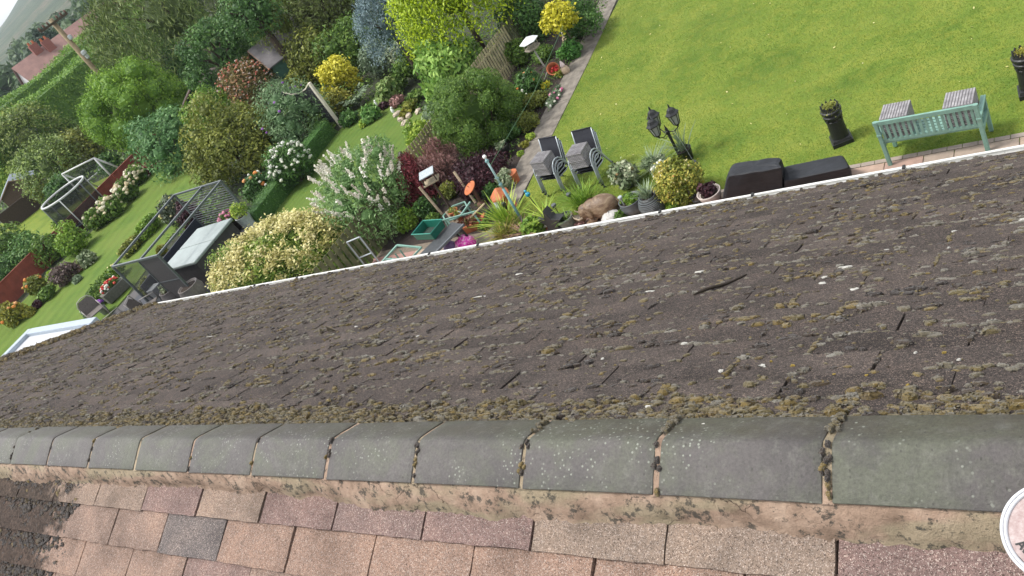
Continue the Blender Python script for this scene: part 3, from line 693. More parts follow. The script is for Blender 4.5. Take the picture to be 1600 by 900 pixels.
for u, v in ((1362, 592), (1414, 608), (1453, 584), (1478, 558), (1206, 571), (1240, 577), (1550, 637), (1300, 590)):
    X, s = far_hit(u, v); mb = MB(); splat(mb, X, s, .009, 1.2); tag(mb.build('lichen_patch', LICH), LL, 'lichen', 'lichen patches on the roof')
X0, s0 = far_hit(1085, 467); X1, s1 = far_hit(1168, 436)
mb = MB(); pts = [far_pt(X0 + (X1 - X0) * f, s0 + (s1 - s0) * f + .006 * math.sin(9 * f), .018 + .004 * math.sin(7 * f)) for f in np.linspace(0, 1, 9)]
mb.tube(pts, [.003, .006, .007, .008, .007, .007, .006, .006, .004], 6); tag(mb.build('twig', plain('dark_wet_bark', (.028, .020, .013), .9, var=.5, scale=60, bmp=1), smooth=True), 'dark rotten twig lying on the mossy roof slope', 'twig')
X0, s0 = far_hit(520, 521); mb = MB()
mb.add([far_pt(X0 - .06, s0 + .02, .012), far_pt(X0 - .01, s0 - .02, .06), far_pt(X0 + .05, s0 - .005, .02), far_pt(X0 + .0, s0 + .035, .01), far_pt(X0 - .045, s0 + .005, .045)], [(0, 4, 3), (4, 1, 2, 3)])
o = mb.build('dry_leaf', plain('dry_leaf_brown', (.12, .10, .07), .8)); so = o.modifiers.new('thick', 'SOLIDIFY'); so.thickness = .004
tag(o, 'curled dry leaf standing up on the roof tiles', 'leaf')

# ------------------------------------------------------------------ leaf colours
DKG = leaf('dark_green', (0.02936, 0.0734, 0.01958), (0.06363, 0.1467, 0.03425), (0.1347, 0.2569, 0.06109))
MDG = leaf('mid_green', (0.0435, 0.0957, 0.01595), (0.09795, 0.1818, 0.02871), (0.1958, 0.2967, 0.05104))
BRG = leaf('bright_green', (0.06858, 0.1478, 0.01595), (0.1467, 0.261, 0.02871), (0.2643, 0.3914, 0.05423))
LIME = leaf('lime', (0.1296, 0.2093, 0.0092), (0.3064, 0.4186, 0.0138), (0.4951, 0.598, 0.023))
LIMEG = leaf('lime_green', (0.1044, 0.2088, 0.02088), (0.2436, 0.3654, 0.04344), (0.4698, 0.5568, 0.087))
OLIVE = leaf('olive', (0.06753, 0.09004, 0.01495), (0.1687, 0.1981, 0.03335), (0.3264, 0.3376, 0.07004))
GOLD = leaf('gold', (.26, .26, .012), (.52, .48, .03), (.72, .66, .09))
BLUE = leaf('blue_grey', (0.05915, 0.1014, 0.1099), (0.1436, 0.2113, 0.2281), (0.2873, 0.3802, 0.3972))
GREYG = leaf('grey_green', (0.07836, 0.1218, 0.0696), (0.1652, 0.2262, 0.1304), (0.3306, 0.4088, 0.261))
PURP = leaf('dark_purple', (0.0203, 0.0087, 0.0116), (0.0493, 0.0188, 0.0261), (0.1015, 0.0406, 0.0493))
CRIM = leaf('crimson', (0.087, 0.02088, 0.02436), (0.2262, 0.0522, 0.05916), (0.522, 0.1304, 0.1478))
PINKB = leaf('pink_brown', (0.1218, 0.0696, 0.0522), (0.2958, 0.1566, 0.1392), (0.5568, 0.3306, 0.2958))
SALM = leaf('salmon_olive', (.07, .085, .02), (.19, .165, .055), (.46, .25, .14))
CREAM = leaf('cream_yellow', (.26, .26, .06), (.56, .51, .20), (.74, .68, .38))
VARI = leaf('variegated', (.09, .14, .06), (.22, .28, .15), (.50, .52, .36))
WILL = leaf('willow', (0.05168, 0.08456, 0.02349), (0.1293, 0.1832, 0.04698), (0.2703, 0.3289, 0.09396))
YOLV = leaf('yellow_olive', (0.087, 0.1015, 0.0145), (0.2175, 0.2248, 0.0319), (0.435, 0.3915, 0.0653))
HEDG = leaf('hedge', (0.04072, 0.1019, 0.02714), (0.08143, 0.181, 0.04524), (0.1696, 0.2941, 0.07691))
WHITEF = leaf('white_petal', (.62, .62, .50), (.76, .76, .66), (.85, .85, .80), .2)
PINKW = leaf('cream_petal_spike', (.50, .46, .36), (.74, .70, .60), (.84, .82, .74), .2)
REDF = leaf('red_petal', (.35, .02, .02), (.60, .05, .05), (.75, .15, .10), .2)
ORANF = leaf('orange_petal', (.60, .16, .03), (.75, .30, .08), (.80, .45, .20), .2)
PURF = leaf('purple_petal', (.12, .03, .25), (.25, .07, .45), (.40, .16, .55), .2)
PINKF = leaf('pink_petal', (.50, .10, .22), (.65, .22, .35), (.75, .40, .48), .2)

def place(u, v, R, hz, sink=0.84):
    """centre and radius of a plant whose crown is seen at (u, v) with a radius of R photo pixels"""
    z = 1.0
    for _ in range(12):
        p = at(u, v, z); r = R * depth(p) / F; z = r * hz * sink
    return at(u, v, z), r
def plant(name, label, cat, u, v, R, hz, mat, size=None, n=None, kind='leaf', ex=1.0, ey=1.0, rz=0.0, group=None, stem=True, flowers=None, zc=None, trunk=None, cover=1.0, fine=1.0, **kw):
    """a shrub or small tree: an Empty with crown, stem and any flowers"""
    if zc is None: p, r = place(u, v, R, hz)
    else: p = at(u, v, zc); r = R * depth(p) / F
    rx, ry, rh = r * ex, r * ey, r * hz
    d = depth(p); s = max((size or .045), d * .0042) * fine
    if kind == 'leaf' and r > .5 and not flowers: kw.setdefault('lump', .22)
    area = 4 * math.pi * ((rx * ry) ** .8 * .34 + (rx * rh) ** .8 * .33 + (ry * rh) ** .8 * .33)
    n = int(np.clip(max(n or 0, cover * area * 2.6 / (s * s * .45)), 250, 26000))
    t = thing(name, label, cat, (p[0], p[1], 0), rz, group); cz = p[2]
    if kind == 'spray': Q, T = sprays(rx, ry, rh, max(60, n // 7), r * kw.pop('slen', .35), s, **kw); b = ballquads(np.zeros(3), (rx * .3, ry * .3, rh * .35), 12, 8); Q = np.concatenate([Q, b]); T = np.concatenate([T, rng.uniform(.1, .4, len(b))])
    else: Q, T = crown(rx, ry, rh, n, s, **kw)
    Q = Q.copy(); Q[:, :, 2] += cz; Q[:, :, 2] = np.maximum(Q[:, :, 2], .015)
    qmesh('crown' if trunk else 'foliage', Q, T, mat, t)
    if trunk:
        mb = MB(); mb.tube([(0, 0, 0), (trunk * .3, 0, cz * .4), (0, trunk * .4, cz * .8), (0, 0, cz + rh * .5)], [trunk, trunk * .85, trunk * .7, trunk * .2], 8)
        for i in range(5):
            a = i * 1.3 + random.random(); mb.tube([(0, 0, cz * .75), (rx * .35 * math.cos(a), ry * .35 * math.sin(a), cz + rh * .1), (rx * .7 * math.cos(a), ry * .7 * math.sin(a), cz + rh * .35)], [trunk * .5, trunk * .35, trunk * .12], 6)
        mb.build('trunk', BARK, t)
    elif stem: twigs(t, rx, ry, 0, cz + rh * .3, 5, max(.012, r * .02))
    if flowers:
        for fm, fn, fr, lo in flowers if isinstance(flowers, list) else [flowers]:
            P = surf(rx, ry, rh, fn, lo, 1.0) * rng.uniform(.9, 1.06, (fn, 1)); P[:, 2] += cz; Q, T = heads(P, fr, 6, 4); qmesh('blossom', Q, T, fm, t)
    return t, np.array([p[0], p[1], 0]), (rx, ry, rh, cz)

# ------------------------------------------------------------------ furniture on the lawn
SAGE = plain('sage_paint', (.165, .295, .245), .5, var=.15, scale=7, spec=.4)
STEEL = plain('brushed_grey_tube', (.36, .40, .42), .35, metal=.25, var=.1)
SLING = plain('black_sling', (.016, .017, .024), .6, var=.2, scale=60)
BLACK = plain('black_paint', (.016, .017, .018), .42, var=.3, scale=20)
GREYP = plain('grey_glaze', (.085, .095, .10), .45, var=.25, scale=6)
TERRA = plain('terracotta', (.42, .13, .055), .8, var=.25, scale=10)
ORNG = plain('orange_paint', (.42, .125, .045), .6, var=.2, scale=8)
SOIL = plain('pot_soil', (.03, .02, .014), 1, var=.5, scale=40, bmp=1)
m, nt, b = nmat('grey_wicker'); co = objco(nt)
w1 = N(nt, 'ShaderNodeTexWave', Scale=9.0, Distortion=.5); w1.bands_direction = 'Z'; nt.links.new(co, w1.inputs['Vector'])
w2_ = N(nt, 'ShaderNodeTexWave', Scale=7.0, Distortion=.8); w2_.bands_direction = 'X'; nt.links.new(co, w2_.inputs['Vector'])
col = ramp(nt, noise(nt, objco(nt, (3, 3, 40)), 3, 4), [(.3, (.13, .12, .125)), (.55, (.23, .22, .225)), (.75, (.33, .32, .32))])
col = mix(nt, .55, col, ramp(nt, w2_.outputs['Fac'], [(.1, (.55, .55, .55)), (.5, (1.15, 1.15, 1.15))]), 'MULTIPLY')
nt.links.new(mix(nt, .5, col, ramp(nt, w1.outputs['Fac'], [(.1, (.5, .5, .5)), (.5, (1.1, 1.1, 1.1))]), 'MULTIPLY'), b.inputs['Base Color']); b.inputs['Roughness'].default_value = .6
bump(nt, b, w1.outputs['Fac'], .6, .01); WICK = m
def wicker(label, x, y, z, rz, s=.40, h=.38, name='wicker_cube_stool'):
    mb = MB()
    for k in range(9):
        mb.box((0, 0, h * (k + .5) / 9), (s - .004 * (k % 2), s - .004 * (k % 2), h / 9 - .003))
    for i in range(10): mb.box((-s / 2 + s * (i + .5) / 10, 0, h + .004), (s / 10 - .006, s - .01, .012))
    o = mb.build(name, WICK, loc=(x, y, z), rot=(0, 0, rz), bevel=.006)
    return tag(o, label, 'stool', 'grey wicker cube stools')
def make_chair(label, group):
    t = thing('garden_chair', label, 'chair', (0, 0, 0), 0, group)
    for s in (-1, 1):
        x = s * .285; mb = MB()
        mb.tube([(x, -.30, 0), (x, -.265, .25), (x, -.22, .50), (x, -.17, .60), (x, -.09, .655), (x, .0, .665), (x, .10, .63), (x, .17, .56), (x, .30, .28), (x, .42, 0)], .017, 8); mb.build('side_frame', STEEL, t, smooth=True)
        mb = MB(); mb.tube([(x * .9, -.24, .43), (x * .9, .12, .40), (x * .9, .20, .44), (x * .9, .30, .70), (x * .9, .40, .98)], .014, 8); mb.build('rail', STEEL, t, smooth=True)
        mb = MB(); mb.box((x, -.302, .012), (.042, .042, .026)); mb.box((x, .424, .012), (.042, .042, .026)); mb.build('rubber_foot', BLACK, t)
    mb = MB(); P = [(-.24, .435), (-.05, .405), (.12, .40), (.175, .425)]
    for (y0, z0), (y1, z1) in zip(P, P[1:]): mb.add([(-.25, y0, z0), (.25, y0, z0), (.25, y1, z1), (-.25, y1, z1)], [(0, 1, 2, 3)])
    o = mb.build('seat', SLING, t); so = o.modifiers.new('t', 'SOLIDIFY'); so.thickness = .012
    mb = MB(); P = [(.205, .46), (.245, .56), (.30, .71), (.355, .85), (.40, .985)]
    for (y0, z0), (y1, z1) in zip(P, P[1:]):
        mb.add([(-.25, y0, z0), (0, y0 + .018, z0), (.25, y0, z0), (.25, y1, z1), (0, y1 + .018, z1), (-.25, y1, z1)], [(0, 1, 4, 5), (1, 2, 3, 4)])
    o = mb.build('backrest', SLING, t); so = o.modifiers.new('t', 'SOLIDIFY'); so.thickness = .012
    mb = MB(); mb.tube([(-.2565, .40, .985), (.2565, .40, .985)], .013, 8); mb.build('top_rail', SLING, t, smooth=True)
    return t
ch0 = None
for st, (pa, pb, where) in enumerate((((856, 306), (887, 306), 'beside the concrete path'), ((913, 298), (943.5, 293.5), 'in the middle of the lawn edge'))):
    A, B = at(*pa), at(*pb); C_ = (A + B) / 2; rz = math.atan2(B[1] - A[1], B[0] - A[0]) * .6
    M = Matrix.Rotation(rz, 3, 'Z')
    for k in range(3):
        lab = ('black sling chair with grey frame, %s of the stack ' % ('bottom', 'middle', 'topmost')[k]) + ('beside the path' if st == 0 else 'farther from the path')
        if ch0 is None: ch0 = c = make_chair(lab, 'stacked garden chairs')
        else: c = copy_tree(ch0); c['label'] = lab
        off = M @ Vector((0, .30 - .03 * k, 0))
        c.location = (C_[0] + off.x, C_[1] + off.y, .005 + .085 * k); c.rotation_euler.z = rz
    off = M @ Vector((0, .17, 0))
    wicker('wicker cube sitting on the chair stack ' + ('beside the concrete path' if st == 0 else 'farther from the path'), C_[0] + off.x, C_[1] + off.y, .44 + .17, rz)
# bench
A, B = at(1388, 263), at(1547, 240); rz = math.atan2(B[1] - A[1], B[0] - A[0]); L = float(np.linalg.norm((B - A)[:2])); C_ = (A + B) / 2
t = thing('garden_bench', 'sage green slatted wooden bench with its back to the house', 'bench', (C_[0], C_[1], .028), rz)
for s in (-1, 1):
    x = s * (L / 2 - .03)
    mb = MB(); mb.box((x, .03, .45), (.06, .06, .92), rot=(.06, 0, 0)); mb.build('leg', SAGE, t, bevel=.006)
    mb = MB(); mb.box((x, .56, .31), (.06, .06, .62)); mb.build('leg', SAGE, t, bevel=.006)
    mb = MB(); mb.box((x, .29, .64), (.075, .62, .035)); mb.build('armrest', SAGE, t, bevel=.006)
    mb = MB(); mb.box((x, .29, .39), (.045, .5, .07)); mb.build('side_rail', SAGE, t, bevel=.004)
mb = MB()
for j in range(6): mb.box((0, .10 + j * .085, .435), (L - .09, .068, .022))
mb.build('seat', SAGE, t, bevel=.004)
mb = MB(); mb.box((0, .0, .875), (L + .02, .035, .075), rot=(.06, 0, 0)); mb.box((0, .045, .50), (L - .09, .03, .055), rot=(.06, 0, 0))
nsl = 17
for i in range(nsl): mb.box((-L / 2 + .10 + (L - .2) * i / (nsl - 1), .022, .69), (.042, .016, .33), rot=(.06, 0, 0))
mb.build('backrest', SAGE, t, bevel=.003)
M = Matrix.Rotation(rz, 3, 'Z')
for u, lab in ((-.52, 'wicker cube on the green bench, at its end towards the black covers'), (.48, 'wicker cube on the green bench, at its end away from the black covers')):
    o_ = M @ Vector((u * L / 1.6, .34, 0)); wicker(lab, C_[0] + o_.x, C_[1] + o_.y, .028 + .447, rz, .42, .40)
# chimney pot planters
def chimney_pot(label, x, y, rz, top):
    t = thing('chimney_pot_planter', label, 'planter', (x, y, .012), rz, 'black chimney pot planters')
    mb = MB(); mb.box((0, 0, .04), (.36, .36, .08)); mb.box((0, 0, .10), (.33, .33, .05), top=(.9, .9))
    mb.lathe([(.148, .12), (.145, .30), (.142, .46), (.150, .465), (.150, .495), (.142, .50), (.142, .55), (.165, .565), (.170, .60), (.150, .615), (.150, .64), (.178, .655), (.182, .70), (.158, .715), (.155, .745)], n=22)
    for i in range(11):
        a = 2 * math.pi * i / 11; c, s = math.cos(a), math.sin(a)
        P = [(.157 * math.cos(a + q) - 0, .157 * math.sin(a + q), z) for q, z in ((-.28, .742), (.28, .742), (0, .815))]
        I = [(.85 * x_, .85 * y_, z) for x_, y_, z in P]; mb.add(P + I, [(0, 1, 2), (5, 4, 3), (0, 2, 5, 3), (1, 4, 5, 2)])
    for i in range(10):
        a = 2 * math.pi * i / 10; mb.box((.146 * math.cos(a), .146 * math.sin(a), .52), (.02, .03, .045), rot=(0, 0, a))
    o = mb.build('pot', BLACK, t, bevel=.004)
    mb = MB(); mb.lathe([(.145, .70), (.14, .755), (.001, .77)], n=16); mb.build('soil', SOIL, t)
    if top:
        n = 900; P = np.concatenate([rng.normal(size=(n, 2)) * .07, np.zeros((n, 1))], 1); P[:, 2] = .80 - (P[:, :2] ** 2).sum(1) * 2.5 + rng.normal(size=n) * .012
        qmesh('foliage', leaves(P, rng.normal(size=(n, 3)) * .5 + np.array([0, 0, 1]), .028, .6), rng.uniform(.2, 1, n), OLIVE, t)
    return t
p = at(1316, 221); chimney_pot('black chimney pot planter with mossy top standing alone on the lawn', p[0], p[1], .35, True)
p = at(1612, 145); t = chimney_pot('black chimney pot planter at the frame edge beyond the bench', p[0], p[1], .1, False)
n = 300; P = np.concatenate([rng.normal(size=(n, 2)) * .06, np.full((n, 1), .78)], 1); qmesh('foliage', leaves(P, rng.normal(size=(n, 3)) + np.array([0, 0, 1]), .03, .6), rng.uniform(0, 1, n), YOLV, t)
# covered furniture
COVER = plain('black_cover', (.017, .019, .023), .65, var=.35, scale=3, spec=.3, bmp=.8)
def cover(label, pts_low, pts_top, h, hb, wob, seed):
    random.seed(seed); mb = MB(); n = 14; rings = []
    def ring(P, z, w):
        out = []; k = len(P)
        for i in range(k):
            a, b_ = np.array(P[i]), np.array(P[(i + 1) % k]); m_ = n // 2
            for j in range(m_): q = a + (b_ - a) * j / m_; out.append((q[0] + random.uniform(-w, w), q[1] + random.uniform(-w, w), z(q) + random.uniform(-w, w) * .7))
        return out
    lo = ring(pts_low, lambda q: .03, wob); mid = ring([np.array(a) * .5 + np.array(b_) * .5 for a, b_ in zip(pts_low, pts_top)], lambda q: h(q) * .5, wob * 1.3)
    nt_ = ring(pts_top, h, wob * .5); c = np.mean(np.array(pts_top), 0)
    inn = [(c[0] + (x - c[0]) * .93, c[1] + (y - c[1]) * .93, h((c[0] + (x - c[0]) * .93, c[1] + (y - c[1]) * .93)) + hb + random.uniform(-wob, wob) * .6) for x, y, z in nt_]
    R_ = [lo, mid, nt_, inn]; k = len(lo); vs = sum(R_, []) + [(c[0], c[1], h(c) + hb)]
    fs = [(a * k + i, a * k + (i + 1) % k, (a + 1) * k + (i + 1) % k, (a + 1) * k + i) for a in range(3) for i in range(k)] + [(3 * k + i, 3 * k + (i + 1) % k, 4 * k) for i in range(k)]
    mb.add(vs, fs); o = mb.build('furniture_cover', COVER, smooth=False, sub=1)
    return tag(o, label, 'cover')
def quad(*uvz): return [tuple(at(u, v, z)[:2]) for u, v, z in uvz]
cover('black wrinkled cover over tall garden furniture beside the potted plants', quad((1128, 330, 0), (1228, 312, 0), (1232, 270, 0), (1140, 285, 0)), quad((1137, 278, .92), (1222, 265, .92), (1220, 247, .92), (1143, 258, .92)), lambda q: .94, .02, .055, 3)
cover('flat black cover over a long low box near the bench', quad((1228, 312, 0), (1334, 284, 0), (1329, 262, 0), (1228, 284, 0)), quad((1226, 288, .5), (1331, 266, .5), (1317, 241, .55), (1221, 261, .55)), lambda q: .55, .01, .006, 4)
random.seed(11)
# three-headed lamp
p = at(1066, 252); t = thing('garden_lamp', 'black garden lamp post with three lantern heads', 'lamp', (p[0], p[1], 0))
GLASS = plain('lantern_glass', (.30, .32, .30), .15, var=.1)
mb = MB(); mb.lathe([(.09, 0), (.09, .03), (.05, .06), (.035, .12), (.032, .2), (.030, .70), (.04, .72), (.046, .78), (.026, .80), (.034, .83), (.02, .86), (.006, .93)], n=12); mb.build('post', BLACK, t, smooth=False, bevel=.003)
for i, a in enumerate((2.55, 4.3, .15)):
    c, s = math.cos(a), math.sin(a); R_ = .25
    mb = MB(); mb.tube([(0, 0, .76), (c * R_ * .5, s * R_ * .5, .73), (c * R_, s * R_, .80), (c * R_, s * R_, .84)], .010, 7); mb.tube([(0, 0, .70), (c * R_ * .4, s * R_ * .4, .67), (c * R_ * .7, s * R_ * .7, .74)], .006, 6); mb.build('arm', BLACK, t, smooth=True)
    hd = MB(); hd.lathe([(.012, -.05), (.03, -.01), (.055, .0), (.058, .015)], (c * R_, s * R_, .86), 6); hd.lathe([(.115, .20), (.118, .215), (.10, .235), (.085, .25), (.06, .30), (.022, .325), (.012, .34), (.016, .36), (.003, .40)], (c * R_, s * R_, .86), 6)
    for k in range(6):
        b_ = 2 * math.pi * (k + .5) / 6; hd.tube([(c * R_ + .055 * math.cos(b_), s * R_ + .055 * math.sin(b_), .87), (c * R_ + .10 * math.cos(b_), s * R_ + .10 * math.sin(b_), 1.065)], .007, 5)
    hd = hd.xf(Matrix.Translation((c * R_, s * R_, .84)) @ Matrix.Scale(1.22, 4) @ Matrix.Translation((-c * R_, -s * R_, -.84))).build('lantern', BLACK, t)
    mb = MB(); mb.lathe([(.06, .02), (.108, .235)], (c * R_, s * R_, .865), 6); mb.build('glass', GLASS, hd)
# carved elephant
p = at(936, 324, .28); t = thing('elephant_statue', 'carved brown wooden elephant statue kneeling with curled trunk among the pots', 'statue', (p[0], p[1], 0), math.radians(188))
m, nt, b = nmat('carved_wood'); co = objco(nt)
nt.links.new(ramp(nt, noise(nt, objco(nt, (1, 1, 2.5)), 5, 7, .7, .6), [(.28, (0.0434, 0.0217, 0.01116)), (.48, (0.1364, 0.0837, 0.0465)), (.7, (0.2852, 0.217, 0.1364))]), b.inputs['Base Color']); b.inputs['Roughness'].default_value = .5; bump(nt, b, noise(nt, co, 26, 6, .7), .6, .012); WOODC = m
mb = MB()
mb.sphere((-.12, 0, .33), (.40, .27, .31), 20, 12); mb.sphere((.16, 0, .33), (.26, .23, .26), 16, 10); mb.sphere((.36, 0, .33), (.19, .16, .20), 14, 10); mb.sphere((.45, 0, .27), (.11, .10, .13), 12, 8)
mb.tube([(.45, 0, .24), (.54, 0, .12), (.64, 0, .07), (.73, 0, .12), (.76, .01, .24), (.73, .03, .35), (.68, .05, .40)], [.10, .075, .062, .056, .05, .044, .034], 12)
for s in (-1, 1):
    mb.tube([(.18, s * .17, .2), (.26, s * .19, .06), (.38, s * .18, .055)], [.12, .095, .08], 10); mb.tube([(-.3, s * .18, .22), (-.24, s * .25, .08), (-.06, s * .25, .07)], [.15, .11, .09], 10)
o = mb.build('body', WOODC, t, smooth=True); r_ = o.modifiers.new('remesh', 'REMESH'); r_.mode = 'VOXEL'; r_.voxel_size = .016; r_.use_smooth_shade = True; q = o.modifiers.new('sm', 'SMOOTH'); q.iterations = 4
for s in (-1, 1):
    mb = MB(); e = [(.34, .13, .46), (.27, .22, .52), (.15, .27, .48), (.10, .27, .36), (.14, .25, .24), (.22, .21, .17), (.29, .17, .25), (.33, .14, .36)]
    vs = [(x, s * y, z) for x, y, z in e]; vs2 = [(x, s * (y + .03), z) for x, y, z in e]; cc = (.23, s * .27, .36); k = len(e)
    mb.add(vs + vs2 + [cc], [(k + i, k + (i + 1) % k, 2 * k) for i in range(k)] + [(i, (i + 1) % k, k + (i + 1) % k, k + i) for i in range(k)] + [tuple(range(k))]); mb.build('ear', WOODC, t, sub=1, smooth=True)
    mb = MB(); mb.tube([(.48, s * .09, .22), (.58, s * .13, .22), (.66, s * .13, .30), (.69, s * .11, .36)], [.028, .024, .018, .006], 8); mb.build('tusk', plain('tusk_wood', (.52, .44, .32), .5), t, smooth=True)
mb = MB(); mb.tube([(-.50, 0, .42), (-.55, .02, .3), (-.53, .05, .15)], [.022, .016, .01], 7); mb.build('tail', WOODC, t, smooth=True)
t.scale = (.86, .86, .86)
# pots and what grows in them
def pot(t, prof, mat, soil_r, soil_z, n=20, name='pot', c=(0, 0, 0)):
    k = [(r * .92, z) for r, z in reversed(prof[-2:])] + [(prof[-1][0] * .86, soil_z)]
    mb = MB(); mb.lathe(prof + k, c, n); mb.build(name, mat, t, smooth=True)
    mb = MB(); mb.lathe([(soil_r * .98, soil_z - .02), (soil_r * .9, soil_z), (.001, soil_z + .01)], c, 14); mb.build('soil', SOIL, t)
def tuft(t, n, h, spread, w, mat, z, lean=.7, base=.04, name='foliage', c=(0, 0), curl=.5, seg=3):
    Q, T = blades(n, h, spread, w, lean, base, seg, curl); Q[:, :, 2] += z; Q[:, :, 0] += c[0]; Q[:, :, 1] += c[1]; qmesh(name, Q, T, mat, t)
def mound(t, rx, ry, rh, n, size, mat, z, name='foliage', **kw):
    Q, T = crown(rx, ry, rh, n, size, **kw); Q[:, :, 2] += z; qmesh(name, Q, T, mat, t)
m, nt, b = nmat('ribbed_grey_glaze'); co = objco(nt); w1 = N(nt, 'ShaderNodeTexWave', Scale=10.0, Distortion=1.2); w1.bands_direction = 'Z'; nt.links.new(co, w1.inputs['Vector'])
nt.links.new(ramp(nt, noise(nt, co, 7, 4), [(.3, (.06, .072, .078)), (.7, (.13, .15, .155))]), b.inputs['Base Color']); b.inputs['Roughness'].default_value = .4; bump(nt, b, w1.outputs['Fac'], 1, .03); RIBG = m
p = at(1022, 326, .15); t = thing('ribbed_vase', 'round grey ribbed vase pot with long leaves on top', 'pot', (p[0], p[1], 0), .2); pot(t, [(.13, 0), (.20, .08), (.255, .2), (.265, .29), (.23, .40), (.17, .46), (.175, .49)], RIBG, .15, .45, 26); tuft(t, 60, .30, .30, .03, GREYG, .45)
p = at(990, 322, .15); t = thing('bowl_planter', 'plain grey bowl planter beside the ribbed vase', 'pot', (p[0], p[1], 0)); pot(t, [(.12, 0), (.2, .06), (.25, .16), (.26, .24), (.235, .31), (.25, .34)], GREYP, .22, .28); mound(t, .2, .2, .1, 500, .05, BRG, .33, core=.7, nl=8)
mb = MB(); mb.tube([(-.1, -.12, .3), (-.1, -.12, .46)], .012, 6); mb.lathe([(.03, .44), (.05, .50), (.045, .52)], (-.1, -.12, 0), 8); mb.build('solar_light', STEEL, t)
t, q, g = plant('potted_hydrangea', 'pale blue-green broad leaved plant with reddish top', 'plant', 974, 277, 22, 1.05, VARI, .085, 520, nl=8, asp=.7, stem=False, flowers=(SALM, 5, .035, .7))
pot(t, [(.14, 0), (.18, .24), (.19, .26)], GREYP, .16, .22)
t, q, g = plant('striped_grass_plant', 'low silvery striped grass plant in front of the lamp post', 'plant', 1022, 256, 20, .6, VARI, .05, 60, nl=5, stem=False); tuft(t, 170, .35, .55, .018, GREYG, .08, .9)
t, q, g = plant('variegated_shrub', 'rounded yellow-green variegated shrub in a pot by the lamp post', 'shrub', 1062, 286, 38, .95, leaf('orange_green', (0.0725, 0.1015, 0.0145), (0.2175, 0.2465, 0.0362), (0.58, 0.4785, 0.1015)), .05, 2600, nl=12, flowers=[(CREAM, 26, .022, .2), (ORANF, 8, .02, -.2)])
pot(t, [(.16, 0), (.2, .25), (.21, .27)], plain('pale_pot', (.5, .46, .42), .7), .18, .22)
t, q, g = plant('cream_edged_shrub', 'small cream and green leaved shrub between lamp post and hydrangea', 'shrub', 1035, 268, 17, 1.1, VARI, .06, 380, nl=6, flowers=(WHITEF, 22, .03, .1))
p = at(1076, 249); t = thing('potted_yucca', 'spiky grey-green yucca in a black pot behind the lamp post', 'plant', (p[0], p[1], 0)); pot(t, [(.11, 0), (.15, .26), (.16, .28)], BLACK, .13, .25); tuft(t, 34, .52, .45, .035, GREYG, .25, .8)
p = at(1086, 256); t = thing('solar_stake_light', 'thin stake with a small grey cone light leaning by the yucca', 'light', (p[0], p[1], 0)); mb = MB(); mb.tube([(0, 0, 0), (-.12, .12, .5), (-.2, .16, .8)], .004, 5); mb.build('stake', STEEL, t); mb = MB(); mb.lathe([(.05, .0), (.045, .05), (.01, .1)], (.02, -.02, .02), 10); mb.build('shade', GREYP, t)
p = at(1113, 312, .1); t = thing('potted_heuchera', 'dark red leaved heuchera in a pale stone pot', 'plant', (p[0], p[1], 0)); pot(t, [(.15, 0), (.22, .26), (.23, .30)], plain('pale_stone', (.46, .40, .36), .85, var=.15, scale=9), .19, .26); mound(t, .17, .17, .14, 170, .09, PURP, .34, nl=6, asp=.8)
p = at(1098, 318, .05); t = thing('black_flower_pot', 'small black pot beside the pale stone pot', 'pot', (p[0], p[1], 0)); pot(t, [(.12, 0), (.16, .22), (.165, .24)], BLACK, .14, .2)
p = at(868, 352, .2); t = thing('star_planter', 'black star shaped planter with thin pale leaves', 'planter', (p[0], p[1], .02), math.radians(-12))
mb = MB(); poly = []
for i in range(10):
    a = math.pi / 2 + i * math.pi / 5; r_ = .36 if i % 2 == 0 else .155; poly.append((r_ * math.cos(a), r_ * math.sin(a)))
mb.prism(poly, -.1, .1); M = Matrix.Translation((0, 0, .30)) @ Matrix.Rotation(math.pi / 2, 4, 'X'); mb.xf(M); mb.build('pot', BLACK, t, bevel=.006); tuft(t, 26, .42, .5, .03, LIMEG, .34, .9, c=(-.2, 0.05))
p = at(838, 330, .1); t = thing('glass_bird_ornament', 'turquoise glass bird ornament on a thin black stake', 'ornament', (p[0] + .2, p[1] - .1, 0))
mb = MB(); mb.tube([(0, 0, 0), (-.07, .04, .3), (-.12, .07, .55)], .008, 6); mb.build('stake', BLACK, t)
TURQ = plain('turquoise_glass', (.02, .30, .42), .12, var=.2, spec=.7)
mb = MB(); mb.sphere((-.125, .075, .60), (.06, .055, .06), 14, 9); mb.sphere((-.15, .09, .68), .032, 10, 7); mb.tube([(-.17, .10, .69), (-.21, .12, .69)], [.012, .002], 6); mb.tube([(-.09, .05, .61), (-.02, .01, .66)], [.03, .008], 7); mb.build('bird', TURQ, t, smooth=True)
p = at(889, 352, .1); t = thing('grey_bucket_planter', 'grey green bucket pot with a sparse plant beside the elephant trunk', 'pot', (p[0], p[1], 0)); pot(t, [(.13, 0), (.17, .2), (.185, .27), (.20, .28), (.20, .33), (.19, .34)], plain('grey_green_pot', (.13, .15, .12), .7, var=.3), .17, .27); tuft(t, 26, .2, .4, .03, MDG, .27)
p = at(914, 322); t = thing('grass_clump', 'bright green grassy clump behind the elephant head', 'plant', (p[0], p[1], 0)); tuft(t, 190, .55, .55, .024, BRG, 0, .8, .09)
for lab, u, v in (('small dark solar light beside the grassy clump', 897, 318), ('small grey solar light standing in the bucket pot', 874, 335)):
    p = at(u, v, .1); t = thing('solar_light', lab, 'light', (p[0], p[1], 0), 0, 'solar lights'); mb = MB(); mb.tube([(0, 0, 0), (0, 0, .3)], .01, 6); mb.build('stake', BLACK, t); mb = MB(); mb.lathe([(.02, .28), (.055, .34), (.06, .38), (.05, .39)], n=10); mb.build('head', GREYP, t)
